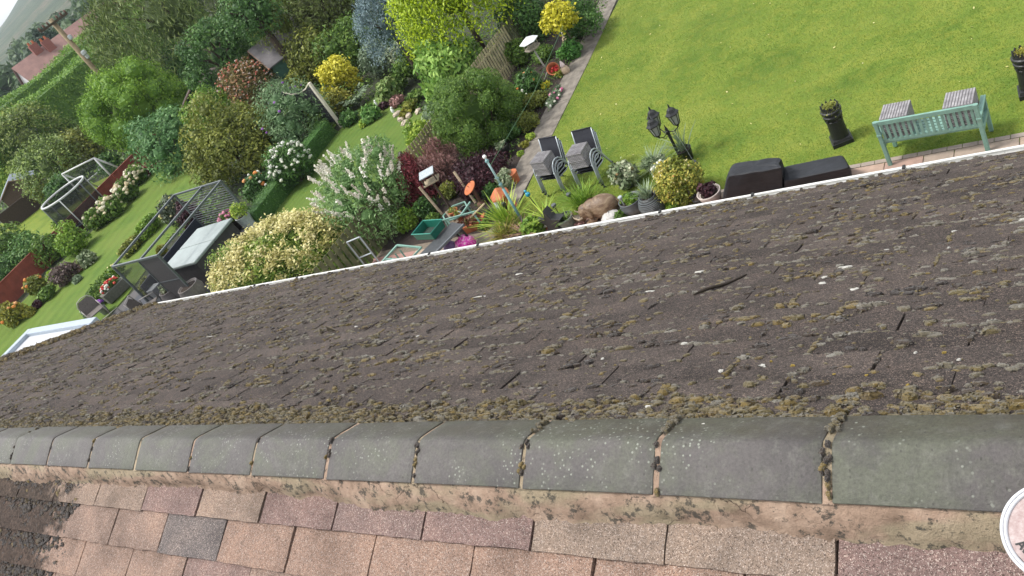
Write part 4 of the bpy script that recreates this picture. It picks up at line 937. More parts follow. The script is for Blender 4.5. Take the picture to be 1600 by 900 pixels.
plant('green_herb_plant', 'bright green leafy plant between sedge pot and star planter', 'plant', 832, 356, 19, .9, BRG, .075, 420, nl=8, asp=.7)
for i, (u, v, R_, mt, lab) in enumerate(((968, 338, 14, MDG, 'low green plant behind the elephant by the gutter'), (1040, 324, 10, PURP, 'small dark red plant beside the ribbed vase'), (1052, 322, 15, BRG, 'low light green plant under the variegated shrub'), (905, 352, 8, PINKB, 'small brownish succulent by the bucket pot'))):
    plant('low_plant', lab, 'plant', u, v, R_, .7, mt, .05, 220, nl=6)
p = at(960, 345); mb = MB(); mb.sphere((0, 0, .10), (.24, .17, .16), 12, 7, jit=.08); tag(mb.build('rock', plain('pale_rock', (.45, .44, .42), .9, var=.2, bmp=.6), loc=(p[0], p[1], 0)), 'pale grey rock beneath the elephant', 'rock')
p = at(856, 358); t = thing('mushroom_ornament', 'little white capped mushroom ornament with orange base', 'ornament', (p[0], p[1], 0)); mb = MB(); mb.lathe([(.05, 0), (.03, .1)], n=10); mb.build('stalk', ORNG, t); mb = MB(); mb.sphere((0, 0, .1), (.07, .07, .05), 12, 6, half=True); mb.build('cap', plain('white_cap', (.75, .74, .7), .5), t, smooth=True)

# ------------------------------------------------------------------ cluttered corner by the fence
p = at(820, 352); A = np.array([p[0], p[1], 0]); t = thing('clothes_line_post', 'teal metal clothes line post with a white cap', 'post', A)
TEAL = plain('teal_metal', (.14, .27, .28), .45, var=.2)
topq = at(757, 245, 1.85) - A
mb = MB(); d = Vector(topq); mb.tube([(0, 0, 0), d * .55], .032, 10); mb.build('post', TEAL, t, smooth=True)
mb = MB(); mb.tube([d * .55, d * .97], .024, 10); mb.build('upper_post', plain('pale_teal_metal', (.28, .42, .42), .45), t, smooth=True)
mb = MB(); mb.sphere(d * 1.0, .045, 10, 8); mb.build('cap', WHITE, t, smooth=True)
mb = MB(); mb.tube([d * .93, d * .95], .045, 10); mb.build('collar', TEAL, t); mb = MB(); mb.tube([d * .60, d * .62], .042, 10); mb.build('collar', TEAL, t); mb = MB(); mb.tube([d * .70 + Vector((-.05, 0, 0)), d * .70 + Vector((.05, 0, 0))], .016, 6); mb.build('clip', TEAL, t)
p = at(792, 322, .1); t = thing('orange_lantern', 'orange wooden lantern house with a white window', 'lantern', (p[0], p[1], 0), -.35)
mb = MB(); mb.lathe([(.26, 0), (.27, .06), (.2, .09), (.17, .42)], n=6); mb.build('body', ORNG, t, bevel=.008); mb = MB(); mb.lathe([(.27, .42), (.25, .46), (.08, .60), (.02, .64)], n=6); mb.build('roof', ORNG, t, bevel=.008)
mb = MB(); mb.box((-.04, -.182, .25), (.20, .02, .26), rot=(-.09, 0, 0)); f = mb.build('window', plain('pale_window', (.5, .56, .6), .3), t); mb = MB(); mb.box((-.04, -.194, .25), (.018, .015, .26), rot=(-.09, 0, 0)); mb.build('glazing_bar', WHITE, f)
p = at(753, 318); t = thing('bird_bath', 'terracotta bird bath dish on a stem', 'bird bath', (p[0], p[1], 0))
mb = MB(); mb.lathe([(.13, 0), (.12, .04), (.05, .1), (.04, .42), (.05, .46)], n=14); mb.build('stem', plain('rusty_brown', (.12, .06, .04), .8), t); M = Euler((.35, -.25, 0)).to_matrix().to_4x4(); mb = MB(); mb.lathe([(.03, 0), (.14, .04), (.2, .09), (.19, .10), (.12, .06), (.001, .05)], n=20); mb.xf(Matrix.Translation((0, 0, .45)) @ M); mb.build('dish', ORNG, t, smooth=True)
t, q, g = plant('sword_leaf_plant', 'pale green spiky fan plant beside the clothes line post', 'plant', 792, 348, 24, .5, LIMEG, .05, 40, nl=4, stem=False); tuft(t, 150, .75, .75, .035, LIMEG, .02, 1.0, .05, curl=.3)
t, q, g = plant('sedge_pot', 'orange and green sedge spilling over a grey pot', 'plant', 790, 372, 14, .7, OLIVE, .04, 60, nl=4, stem=False); pot(t, [(.2, 0), (.26, .18), (.27, .2)], GREYP, .24, .17); tuft(t, 120, .32, .6, .018, YOLV, .15, .9); tuft(t, 70, .3, .6, .018, SALM, .15, .9, .12)
p = at(822, 368, .1); t = thing('black_bowl_planter', 'black bowl planter with reddish strap leaves next to the sedge', 'planter', (p[0], p[1], 0)); pot(t, [(.17, 0), (.25, .15), (.26, .2)], BLACK, .23, .17); tuft(t, 40, .25, .5, .03, PINKB, .16, .9)
p = at(806, 348); t = thing('garden_torch', 'black flame torch light standing before the teal post', 'light', (p[0], p[1], 0)); mb = MB(); mb.tube([(0, 0, 0), (0, 0, .45)], .012, 6); mb.build('stake', BLACK, t); mb = MB(); mb.lathe([(.02, .42), (.06, .55), (.045, .60)], n=10); mb.build('head', BLACK, t)
for u, v, R_, mt, hz, lab in ((664, 325, 17, DKG, 1.0, 'dark leafy plant at the foot of the crimson barberry'), (700, 300, 14, OLIVE, .9, 'olive plant behind the square roofed bird table'), (735, 300, 14, PURP, .9, 'dark purple plant beside the terracotta bird bath'), (768, 300, 13, DKG, .9, 'dark green plant between bird bath and orange lantern'), (676, 345, 12, MDG, .9, 'leafy plant between green crate and barberry'), (758, 352, 10, MDG, .8, 'small green plant beside the succulent trough'), (770, 335, 11, DKG, .8, 'dark plant behind the spiky fan plant'), (632, 345, 18, BRG, 1.0, 'green plant between white butterfly bush and mossy fence')):
    plant('border_plant', lab, 'plant', u, v, R_, hz, mt, .06, None, nl=9, ragged=.3, stem=False)
# hexagonal sage stand with pots
def hexframe(label, u, v, z, s, rz):
    p = at(u, v, z); t = thing('hexagon_plant_stand', label, 'plant stand', (p[0], p[1], 0), rz)
    for i in range(6):
        a, b_ = math.pi / 3 * i, math.pi / 3 * (i + 1); mb = MB(); mb.tube([(s * math.cos(a), s * math.sin(a), .42), (s * math.cos(b_), s * math.sin(b_), .42)], .022, 4); mb.build('rail', SAGE, t)
        if i % 2 == 0: mb = MB(); mb.tube([(s * math.cos(a), s * math.sin(a), .42), (s * 1.1 * math.cos(a), s * 1.1 * math.sin(a), 0)], .022, 4); mb.build('leg', SAGE, t)
    mb = MB(); mb.lathe([(s * .95, .2), (s * .95, .22)], n=6); mb.build('shelf', plain('old_wood', (.14, .11, .08), .9), t)
    return t, p
t, p = hexframe('sage green hexagonal plant stand holding terracotta pots', 712, 332, .4, .36, .2)
for i, (dx, dy, r_, lab) in enumerate(((-.1, .05, .12, 'larger terracotta pot in the hexagonal stand'), (.1, -.08, .10, 'smaller terracotta pot in the hexagonal stand'))):
    t = thing('terracotta_pot', lab, 'pot', (p[0] + dx, p[1] + dy, .225)); pot(t, [(r_ * .7, 0), (r_, r_ * 1.6), (r_ * 1.1, r_ * 1.6), (r_ * 1.1, r_ * 1.9)], TERRA, r_ * .9, r_ * 1.6); mound(t, r_, r_, r_ * .6, 90, .06, OLIVE, r_ * 2, nl=5)
p = at(722, 348, .3); t = thing('trestle', 'sage green wooden trestle in front of the hexagonal stand', 'trestle', (p[0], p[1], 0), .25)
for nm, a, b_ in (('beam', (-.45, 0, .55), (.5, .0, .45)), ('leg', (-.3, .0, .53), (-.15, -.2, 0)), ('leg', (-.35, .02, .53), (-.45, .3, 0)), ('leg', (.4, 0, .46), (.5, -.15, 0)), ('brace', (.1, 0, .5), (.3, .35, .55))): mb = MB(); mb.tube([a, b_], .025, 4); mb.build(nm, SAGE, t)
p = at(738, 345, .2); t = thing('succulent_trough', 'red and green succulents in a low trough', 'plant', (p[0], p[1], 0), .3); mb = MB(); mb.box((0, 0, .1), (.6, .3, .2), top=(1.05, 1.05)); mb.build('trough', TERRA, t, bevel=.01); mound(t, .32, .17, .12, 260, .085, leaf('succulent', (.10, .03, .02), (.22, .08, .05), (.20, .24, .08)), .22, nl=8, asp=.8)
p = at(733, 328, .2); t = thing('metal_bucket', 'grey galvanised bucket tipped on its side', 'bucket', (p[0], p[1], .15)); mb = MB(); mb.lathe([(.11, 0), (.16, .3), (.165, .3), (.155, .28), (.10, .02)], n=18); mb.xf(Euler((.9, .5, 0)).to_matrix().to_4x4()); mb.build('pail', plain('galvanised', (.22, .24, .24), .45, metal=.6, var=.3), t, smooth=True)
mb = MB(); mb.tube([(-.16, 0, .3), (-.12, 0, .48), (.0, 0, .55), (.12, 0, .48), (.16, 0, .3)], .008, 6); mb.xf(Euler((.9, .5, 0)).to_matrix().to_4x4()); mb.build('handle', STEEL, t)
a = at(726, 350, .1); b_ = at(757, 318, .75); tag(MB().tube([tuple(a), tuple(b_)], [.026, .022], 7).build('wooden_handle', plain('bare_wood', (.36, .29, .18), .8, var=.3)), 'pale wooden tool handle leaning near the bird bath', 'tool handle')
p = at(690, 305, .5); t = thing('bird_table', 'weathered bird table with square grey roof beside the crimson shrub', 'bird table', (p[0], p[1], 0), .5)
mb = MB(); mb.tube([(0, 0, 0), (0, 0, .95)], .035, 6); mb.build('post', BARK, t); mb = MB(); mb.box((0, 0, .97), (.42, .34, .03)); mb.build('tray', plain('old_board', (.30, .25, .17), .9, var=.3), t)
for dx, dy in ((-.17, -.13), (.17, -.13), (.17, .13), (-.17, .13)): mb = MB(); mb.box((dx, dy, 1.09), (.03, .03, .22)); mb.build('upright', BARK, t)
mb = MB(); mb.box((0, 0, 1.21), (.40, .34, .025), rot=(.12, 0, 0)); mb.build('roof', plain('lead_grey', (.34, .38, .40), .5), t)
for i, (a, b_, lab) in enumerate((((655, 292, .9), (672, 308, .6), 'short pale branch nearest the crimson shrub'), ((709, 268, .9), (721, 284, .7), 'pale broken board upright behind the bird table'), ((697, 330, .5), (708, 344, .3), 'short cut log beside the hexagonal stand'))):
    pa = at(*a); pb = at(*b_); tag(MB().tube([tuple(pa), (pb[0], pb[1], .02)], .035, 6).build('wood_offcut', plain('pale_offcut', (.40, .32, .22), .85)), lab, 'wood')
p = at(692, 388, .45); t = thing('garden_workbench', 'dark grey plastic workbench top with legs by the fence', 'bench', (p[0], p[1], 0), math.radians(68))
GREYD = plain('dark_grey_plastic', (.045, .048, .052), .55, var=.25)
mb = MB(); mb.box((0, 0, .62), (1.3, .50, .035)); mb.build('top', GREYD, t, bevel=.006); mb = MB(); mb.box((0, -.26, .63), (1.3, .05, .06)); mb.build('edge', plain('mid_grey_plastic', (.10, .11, .12), .45), t, bevel=.006)
for x in (-.55, .55):
    for y in (-.2, .2): mb = MB(); mb.tube([(x, y, .6), (x * 1.08, y * 1.3, 0)], .025, 6); mb.build('leg', BLACK, t)
p = at(672, 362, .70); t = thing('green_plastic_crate', 'open dark green plastic crate lying on the workbench', 'crate', (p[0], p[1], .645), math.radians(80))
GRN = plain('green_plastic', (.012, .11, .075), .35, var=.2)
mb = MB(); w, l, h = .24, .34, .20
for sx in (-1, 1): mb.box((sx * w * .92, 0, h / 2), (.012, 2 * l * .95, h), rot=(0, sx * .12, 0)); mb.box((0, sx * l * .94, h / 2), (2 * w * .92, .012, h), rot=(-sx * .12, 0, 0))
mb.build('side', GRN, t); mb = MB(); mb.box((0, 0, .01), (2 * w * .9, 2 * l * .9, .015)); mb.build('base', plain('dark_soil_green', (.02, .04, .03), .8), t)
mb = MB(); mb.tube([(-w, -l, h), (w, -l, h), (w, l, h), (-w, l, h)], .014, 6, closed=True); mb.build('rim', plain('light_green_plastic', (.04, .25, .19), .35), t)
def sack(label, u, v, mat, rx, ry, rzz, seed):
    random.seed(seed); p = at(u, v, .2); mb = MB(); mb.sphere((0, 0, .2), (rx, ry, rzz), 14, 9, jit=.12); o = mb.build('plastic_sack', mat, loc=(p[0], p[1], 0), rot=(0, 0, .4)); o.data.polygons.foreach_set('use_smooth', [i % 3 > 0 for i in range(len(o.data.polygons))]); return tag(o, label, 'sack')
m, nt, b = nmat('magenta_print'); co = objco(nt); nt.links.new(ramp(nt, noise(nt, co, 9, 4, .6, 1.2), [(.42, (.55, .02, .30)), (.55, (.68, .08, .42)), (.6, (.75, .55, .60)), (.66, (.40, .02, .22))]), b.inputs['Base Color']); b.inputs['Roughness'].default_value = .3
sack('bright magenta printed plastic sack on the paving', 727, 382, m, .26, .20, .22, 5)
sack('dull purple plastic sack under the workbench edge', 706, 390, plain('purple_plastic', (.12, .07, .18), .35, var=.4, scale=7), .18, .16, .26, 6)
random.seed(12)
p = at(622, 402, .55); t = thing('cold_frame', 'sage green slatted frame tipped against the fence', 'frame', (p[0], p[1], 0), math.radians(12))
for a, b_, nm in (((-.55, -.3, .6), (.0, .25, .72), 'rail'), ((.0, .25, .72), (.75, -.05, .62), 'rail'), ((-.55, -.3, .6), (.2, -.55, .5), 'rail'), ((.75, -.05, .62), (.2, -.55, .5), 'rail'), ((-.3, -.05, .64), (.45, -.3, .56), 'bar')): mb = MB(); mb.tube([a, b_], .028, 4); mb.build(nm, SAGE, t)
for k in range(6):
    f = k / 5; mb = MB(); mb.tube([(-.5 + .5 * f, -.28 + .5 * f, .6), (-.45 + .5 * f, -.35 + .5 * f, .1)], .02, 4); mb.build('slat', SAGE, t)
p = at(575, 405, .4); t = thing('metal_trolley', 'grey metal trolley frame half hidden by the buddleia', 'trolley', (p[0], p[1], 0), .3)
for a, b_ in (((-.2, 0, 0), (-.25, .1, 1.0)), ((.2, 0, 0), (.15, .1, 1.0)), ((-.25, .1, 1.0), (.15, .1, 1.0)), ((-.22, .05, .5), (.18, .05, .5))): mb = MB(); mb.tube([a, b_], .02, 6); mb.build('bar', STEEL, t)

# ------------------------------------------------------------------ border between path and picket fence
pl = plant
pl('round_shrub', 'large round clipped green shrub against the picket fence', 'shrub', 742, 176, 70, 1.0, MDG, .055, 9000, fine=.62, nl=40, lr=.26, asp=.4, tvar=.1, core=.6, ragged=.06, lump=.04, ex=1.0, ey=1.08, shell=.2)
pl('purple_maple', 'low spreading dark purple maple beside the round green shrub', 'shrub', 752, 272, 45, .62, PURP, .05, 4200, nl=14, ex=1.1, ey=1.0, hang=.5)
pl('barberry', 'crimson leaved upright barberry beside the picket fence', 'shrub', 650, 283, 33, 1.15, CRIM, .06, 2600, nl=22, lr=.3, hang=-.8, asp=.35, tvar=.3)
pl('heather_shrub', 'pinkish brown feathery shrub above the crimson barberry', 'shrub', 690, 258, 33, 1.1, PINKB, .055, 2400, nl=20, lr=.3, hang=-.9, asp=.3, tvar=.25)
pl('golden_tree', 'small golden yellow tree on a thin stem by the path', 'tree', 873, 26, 25, .85, GOLD, .085, 900, nl=12, asp=.7, trunk=.03, zc=1.25, ragged=.35, lump=.2)
pl('dark_shrub', 'dense dark green shrub behind the golden tree', 'shrub', 822, 28, 34, 1.3, DKG, .06, 4200, nl=18)
pl('rhododendron', 'glossy dark green shrub at the far end of the path', 'shrub', 905, 32, 32, 1.0, DKG, .08, 2600, nl=14, asp=.35)
pl('leafy_mound', 'bright mid green leafy mound beside the path edge', 'shrub', 890, 80, 19, .8, leaf('clear_green', (0.029, 0.1015, 0.0174), (0.0653, 0.1885, 0.0319), (0.1305, 0.29, 0.058)), .075, 900, nl=9)
pl('bed_rose', 'dark green rose bush with red blooms below the bird feeder', 'shrub', 822, 132, 22, .9, DKG, .07, 1300, nl=10, flowers=(ORANF, 6, .045, .1))
pl('climber', 'leafy climber on the picket fence behind the bird feeder', 'climber', 808, 85, 20, 1.1, MDG, .07, 900, nl=10)
pl('fern_patch', 'dark fern patch behind the red flower pot', 'plant', 848, 84, 17, .7, MDG, .07, 600, nl=8, asp=.25)
pl('bronze_plant', 'bronze and yellow leaved plant under the golden tree', 'plant', 893, 52, 13, .8, YOLV, .07, 420, nl=8)
pl('rock_plant', 'yellow green spreading plant half way along the bed', 'plant', 836, 158, 19, .6, OLIVE, .05, 1200, nl=10)
pl('edging_thyme', 'pale green mat plant running along the path edge', 'plant', 866, 152, 14, .5, GREYG, .045, 900, nl=8, ey=2.0, ex=.7, flowers=[(PINKF, 8, .04, .1), (WHITEF, 5, .04, .1)])
pl('feathery_shrub', 'olive feathery shrub beside the round green shrub', 'shrub', 824, 190, 18, .8, OLIVE, .05, 1300, nl=10, asp=.25)
pl('green_perennial', 'mid green perennial clump with tiny white flowers', 'plant', 806, 158, 20, .8, MDG, .06, 1100, nl=10, flowers=(WHITEF, 8, .03, 0))
pl('dark_ivy', 'dark ivy mound under the olive feathery shrub', 'plant', 800, 205, 18, .7, DKG, .06, 900, nl=9)
for i, (u, v, R_, mt, lab) in enumerate(((829, 214, 8, LIMEG, 'lime leaved heuchera at the path edge, uppermost of its row'), (820, 226, 8, YOLV, 'yellow leaved heuchera in the middle of the row by the path'), (813, 240, 6, LIMEG, 'little lime plant lowest of the row by the path'), (874, 116, 8, YOLV, 'yellow green clump beside the red flower pot'), (852, 133, 7, GOLD, 'small golden plant at the foot of the bird feeder'))):
    pl('edging_plant', lab, 'plant', u, v, R_, .7, mt, .07, 130, nl=6, stem=False)
t, q, g = pl('silver_plant', 'silvery white variegated plant in a terracotta pot by the path', 'plant', 790, 280, 15, 1.2, VARI, .07, 420, nl=9, ey=1.2)
mb = MB(); mb.lathe([(.12, 0), (.17, .28), (.18, .30)], (.12, .12, 0), 14); mb.build('pot', TERRA, t)
p = at(788, 240, .1); t = thing('black_planter_pot', 'black pot with a pale rosette plant in the flower bed', 'planter', (p[0], p[1], 0)); pot(t, [(.16, 0), (.21, .3), (.22, .32)], BLACK, .19, .29); mound(t, .16, .16, .12, 160, .07, VARI, .36, nl=6)
p = at(866, 112, .1); t = thing('red_flower_pot', 'tipped terracotta pot with scarlet flowers below the golden tree', 'flower pot', (p[0], p[1], .1), .4); mb = MB(); mb.lathe([(.12, 0), (.17, .28), (.19, .28), (.19, .33), (.16, .33), (.14, .1)], n=16); mb.xf(Euler((.9, .3, 0)).to_matrix().to_4x4()); mb.build('pot', TERRA, t, smooth=True)
P = rng.normal(size=(16, 3)) * .05 + np.array([.1, -.22, .12]); Q, T = heads(P, .045); qmesh('blossom', Q, T, REDF, t)
p = at(862, 122); q_ = at(828, 68, 1.25); t = thing('bird_feeder', 'bird feeder with hexagonal white roof on a leaning grey pole', 'bird feeder', (p[0], p[1], 0))
d = Vector(q_ - p); mb = MB(); mb.tube([(0, 0, 0), d * .86], .025, 8); mb.tube([d * .2, (-.25, -.05, 0)], .016, 6); mb.build('pole', plain('grey_pole', (.34, .33, .30), .6), t, smooth=True)
k = d * .9; mb = MB(); mb.lathe([(.24, -.04), (.25, .0), (.24, .01), (.02, .012)], tuple(k), 6); mb.build('tray', plain('feeder_wood', (.26, .23, .18), .8), t)
for i in range(6):
    a = i * math.pi / 3 + .5; mb = MB(); mb.box((k.x + .2 * math.cos(a), k.y + .2 * math.sin(a), k.z + .10), (.022, .022, .2)); mb.build('upright', plain('feeder_wood', (.26, .23, .18), .8), t)
mb = MB(); mb.lathe([(.30, .20), (.29, .215), (.02, .33), (.004, .34)], tuple(k), 6); mb.build('roof', plain('feeder_white', (.60, .62, .63), .45, var=.15), t)
for lab, u, v in (('small pale garden gnome under the golden tree', 884, 60), ('round tan stone ornament beside the red flower pot', 882, 108)):
    p = at(u, v, .15); t = thing('garden_ornament', lab, 'ornament', (p[0], p[1], 0)); mb = MB(); mb.lathe([(.10, 0), (.14, .08), (.12, .18), (.07, .24)], n=12); mb.build('body', plain('tan_stone', (.42, .32, .22), .8), t, smooth=True); mb = MB(); mb.lathe([(.07, .24), (.075, .28), (.02, .42)], n=10); mb.build('hat', plain('pale_pink_paint', (.6, .48, .46), .6), t, smooth=True)
# clothes line strung to the fence
a, b_ = at(764, 262, 1.6), at(880, 40, 1.6); tag(MB().tube([tuple(a), tuple((a + b_) / 2 - np.array([0, 0, .15])), tuple(b_)], .006, 5).build('clothes_line', plain('green_wire', (.05, .12, .05), .5)), 'thin green clothes line crossing in front of the round shrub', 'clothes line')
# picket fence along the boundary
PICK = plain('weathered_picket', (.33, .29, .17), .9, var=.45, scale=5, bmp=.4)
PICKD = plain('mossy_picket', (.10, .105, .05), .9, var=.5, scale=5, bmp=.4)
def picket(label, y0, y1, x0, x1, h, mat, step=.135, w=.085):
    n = int((y1 - y0) / step); rz = math.atan2(-(x1 - x0), (y1 - y0)); L_ = math.hypot(x1 - x0, y1 - y0); t = thing('picket_fence', label, 'fence', ((x0 + x1) / 2, (y0 + y1) / 2, 0), rz, 'picket fence panels between the gardens')
    mb = MB()
    for i in range(n): mb.box((.025 + random.uniform(-.003, .003), -L_ / 2 + (i + .5) * L_ / n, h / 2 + .04 + random.uniform(-.015, .015)), (.018, w, h), rot=(random.uniform(-.015, .015), 0, 0))
    mb.build('pickets', mat, t, bevel=.003)
    for z in (.35, h - .2): mb = MB(); mb.box((-.005, 0, z), (.04, L_, .07)); mb.build('rail', mat, t)
    mb = MB(); mb.box((-.03, -L_ / 2, h / 2 + .06), (.09, .09, h + .12)); mb.build('post', PICKD, t, bevel=.008)
picket('far panel of pale picket fence beside the bird feeder', 18.4, 21.6, -15.55, -15.45, 1.25, PICK)
picket('pale picket fence panel behind the round green shrub', 15.1, 18.35, -15.75, -15.56, 1.2, PICK)
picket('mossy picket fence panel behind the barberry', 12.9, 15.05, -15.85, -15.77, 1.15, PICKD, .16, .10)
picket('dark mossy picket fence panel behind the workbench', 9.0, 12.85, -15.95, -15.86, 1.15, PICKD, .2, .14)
picket('dark picket fence panel at the far end of the bed', 21.7, 26.0, -15.5, -15.7, 1.2, PICKD)

# ------------------------------------------------------------------ second garden
pl('lime_conifer', 'tall lime yellow feathery conifer behind the picket fence', 'tree', 703, -10, 88, 1.0, LIME, .16, 16000, kind='spray', zc=2.6, trunk=.12, slen=.4, droop=.9, per=8, asp=.4)
pl('catalpa', 'pale green large leaved shrub beneath the lime conifer', 'shrub', 700, 112, 50, 1.1, leaf('pale_large', (0.09062, 0.1994, 0.03625), (0.2175, 0.3715, 0.0725), (0.4531, 0.6162, 0.1631)), 0.22, 2600, nl=24, lr=.32, asp=.42, hang=.6, ragged=.2, tvar=.25)
pl('lime_shrub', 'lime green feathery shrub at the edge of the striped lawn', 'shrub', 660, 215, 24, 1.2, LIMEG, .055, 1700, nl=14, hang=.3)
pl('grey_shrub', 'grey green shrub between lime shrub and round shrub', 'shrub', 683, 190, 24, 1.1, GREYG, .055, 1500, nl=12)
pl('blue_spruce', 'silvery blue spruce with drooping branches', 'tree', 607, 42, 42, 1.5, BLUE, .085, 5500, kind='spray', zc=2.3, trunk=.1, slen=.45, droop=.7, per=9, asp=.3)
pl('golden_shrub', 'rounded golden yellow shrub beyond the white fence post', 'shrub', 532, 120, 33, .95, GOLD, .075, 2200, nl=22, lr=.3, tvar=.2)
pl('yellow_green_base_shrub', 'yellow green low shrub under the golden shrub', 'shrub', 528, 160, 24, .8, YOLV, .065, 1300, nl=12)
pl('olive_shrub', 'olive green twiggy shrub beside the grey roofed shed', 'shrub', 493, 88, 46, 1.0, OLIVE, .075, 4200, nl=22, ragged=.22)
pl('green_bush', 'dark leafy bush behind the golden shrub', 'shrub', 548, 72, 42, 1.0, MDG, .08, 3600, nl=22)
pl('variegated_bush', 'grey green variegated bush beneath the blue spruce', 'shrub', 586, 95, 27, 1.15, GREYG, .065, 2200, nl=14)
pl('bronze_bush', 'olive brown bush at the top of the border', 'shrub', 545, 22, 48, 1.0, leaf('bronze', (0.04064, 0.05437, 0.0145), (0.09856, 0.1359, 0.029), (0.1856, 0.2538, 0.0653)), .08, 4200, nl=22, ragged=.2)
pl('pale_shrub', 'small pale cream shrub beside the blue spruce', 'shrub', 630, 82, 20, 1.0, VARI, .07, 1100, nl=12)
pl('border_bush', 'green bush at the foot of the lime conifer', 'shrub', 640, 108, 26, .9, MDG, .075, 1500, nl=12)
p = at(562, 165); t = thing('fern', 'grey green fern with arching fronds by the striped lawn', 'fern', (p[0], p[1], 0))
for i in range(22):
    a = random.uniform(0, 6.28); ln = random.uniform(.6, 1.0); P = []
    for f in np.linspace(.1, 1, 14):
        for s in (-1, 1):
            w = .12 * (1 - f) + .02; P.append((ln * .8 * f * math.cos(a) - s * w * math.sin(a), ln * .8 * f * math.sin(a) + s * w * math.cos(a), ln * (f - .55 * f * f) * 1.1 + .05))
    P = np.array(P); fr = qmesh('frond', leaves(P, np.tile([0, 0, 1.], (len(P), 1)) + rng.normal(size=P.shape) * .3, .15, .35), rng.uniform(.1, .9, len(P)), GREYG, t)
pl('hosta', 'large pale hosta beside the fern', 'plant', 607, 140, 24, .75, leaf('hosta_pale', (0.0725, 0.145, 0.0362), (0.174, 0.261, 0.0725), (0.348, 0.4205, 0.1595)), .17, 420, nl=14, asp=.6, hang=.4)
pl('hosta', 'small green hosta at the lawn edge below the fern', 'plant', 580, 178, 16, .8, leaf('hosta_green', (0.0435, 0.1305, 0.029), (0.1015, 0.232, 0.0508), (0.2175, 0.3625, 0.1015)), .13, 260, nl=10, asp=.6, hang=.4)
for i, (u, v, R_, mt, lab) in enumerate(((570, 192, 9, LIMEG, 'small lime rosette at the very edge of the striped lawn'), (620, 158, 13, PINKB, 'brownish red clump between the hostas'), (640, 165, 14, OLIVE, 'olive mat plant on the rockery'), (632, 178, 10, YOLV, 'yellow green cushion on the rockery by the lawn'), (650, 150, 15, MDG, 'leafy plant beside the picket fence and rockery'), (600, 165, 9, PURP, 'dark red plant in front of the large hosta'), (545, 185, 18, DKG, 'dark green plant at the foot of the white post'))):
    pl('border_plant', lab, 'plant', u, v, R_, .6, mt, .06, 420, nl=8, stem=False)
for i, (u, v) in enumerate(((628, 188), (634, 194), (640, 183), (643, 198), (622, 180), (655, 176))):
    p = at(u, v); mb = MB(); mb.sphere((0, 0, .05), (random.uniform(.14, .2), .12, .10), 9, 6, jit=.15)
    tag(mb.build('rockery_stone', plain('rockery_stone', (.45, .38, .30), .9, var=.25, bmp=.6), loc=(p[0], p[1], 0), rot=(0, 0, i)), 'pale flat stone edging the rockery beside the striped lawn', 'stone', 'rockery stones')
for lab, u, v in (('small white bird ornament between the hostas', 588, 163), ('small white ornament on the rockery stones', 614, 174)):
    p = at(u, v, .1); mb = MB(); mb.sphere((0, 0, .12), (.07, .05, .11), 10, 7); mb.sphere((.03, 0, .24), .045, 8, 6); tag(mb.build('garden_ornament', WHITE, loc=(p[0], p[1], 0), smooth=True), lab, 'ornament')
# white butterfly bush with long panicles
def panicles(t, P, ln, r, mat, up=.7):
    Q = []; T = []
    for p in P:
        d = unit((p / np.array([1, 1, 1.]) - np.array([0, 0, p[2] * .5]))[None])[0] + np.array([0, 0, up]) + rng.normal(size=3) * .25; d = d / np.linalg.norm(d); L_ = ln * rng.uniform(.7, 1.25); n = 46
        f = rng.random(n); c = p + d * (f * L_)[:, None] + rng.normal(size=(n, 3)) * (r * (1 - f * .85))[:, None] * .55
        Q.append(leaves(c, rng.normal(size=(n, 3)), r * .95, .9)); T.append(np.clip(rng.normal(.6, .25) + rng.normal(size=n) * .15, 0, 1))
    qmesh('blossom', np.concatenate(Q), np.concatenate(T), mat, t)
t, q, g = pl('butterfly_bush', 'large white flowered butterfly bush leaning over the mossy picket fence', 'shrub', 572, 305, 74, .95, leaf('buddleia', (0.0635, 0.1359, 0.03987), (0.154, 0.281, 0.09062), (0.3444, 0.4894, 0.2175)), .10, 5200, nl=26, lr=.32, asp=.28, ragged=.2, hang=.3, tvar=.2)
P = surf(g[0], g[1], g[2], 88, -.1, .97); P[:, 2] += g[3]; panicles(t, P, .34, .06, PINKW)
# cream tipped shrub against the house
t, q, g = pl('pieris', 'wide cream yellow tipped shrub rising beside the gutter', 'shrub', 438, 406, 62, .9, leaf('pieris_leaf', (0.0725, 0.145, 0.0217), (0.174, 0.2755, 0.0435), (0.348, 0.406, 0.087)), .085, 4200, ex=2.0, ey=1.0, rz=.30, nl=34, lr=.26, asp=.36, tvar=.15)
P = surf(g[0], g[1], g[2], 260, -.2, 1.03); P[:, 2] += g[3]; Q = []; T = []
for c in P:
    n = 44; cc = c + rng.normal(size=(n, 3)) * .085; Q.append(leaves(cc, rng.normal(size=(n, 3)) * .6 + np.array([0, 0, 1]), .10, .45)); T.append(np.clip(rng.normal(.6, .18) + rng.normal(size=n) * .18, 0, 1))
qmesh('cream_tips', np.concatenate(Q), np.concatenate(T), CREAM, t)
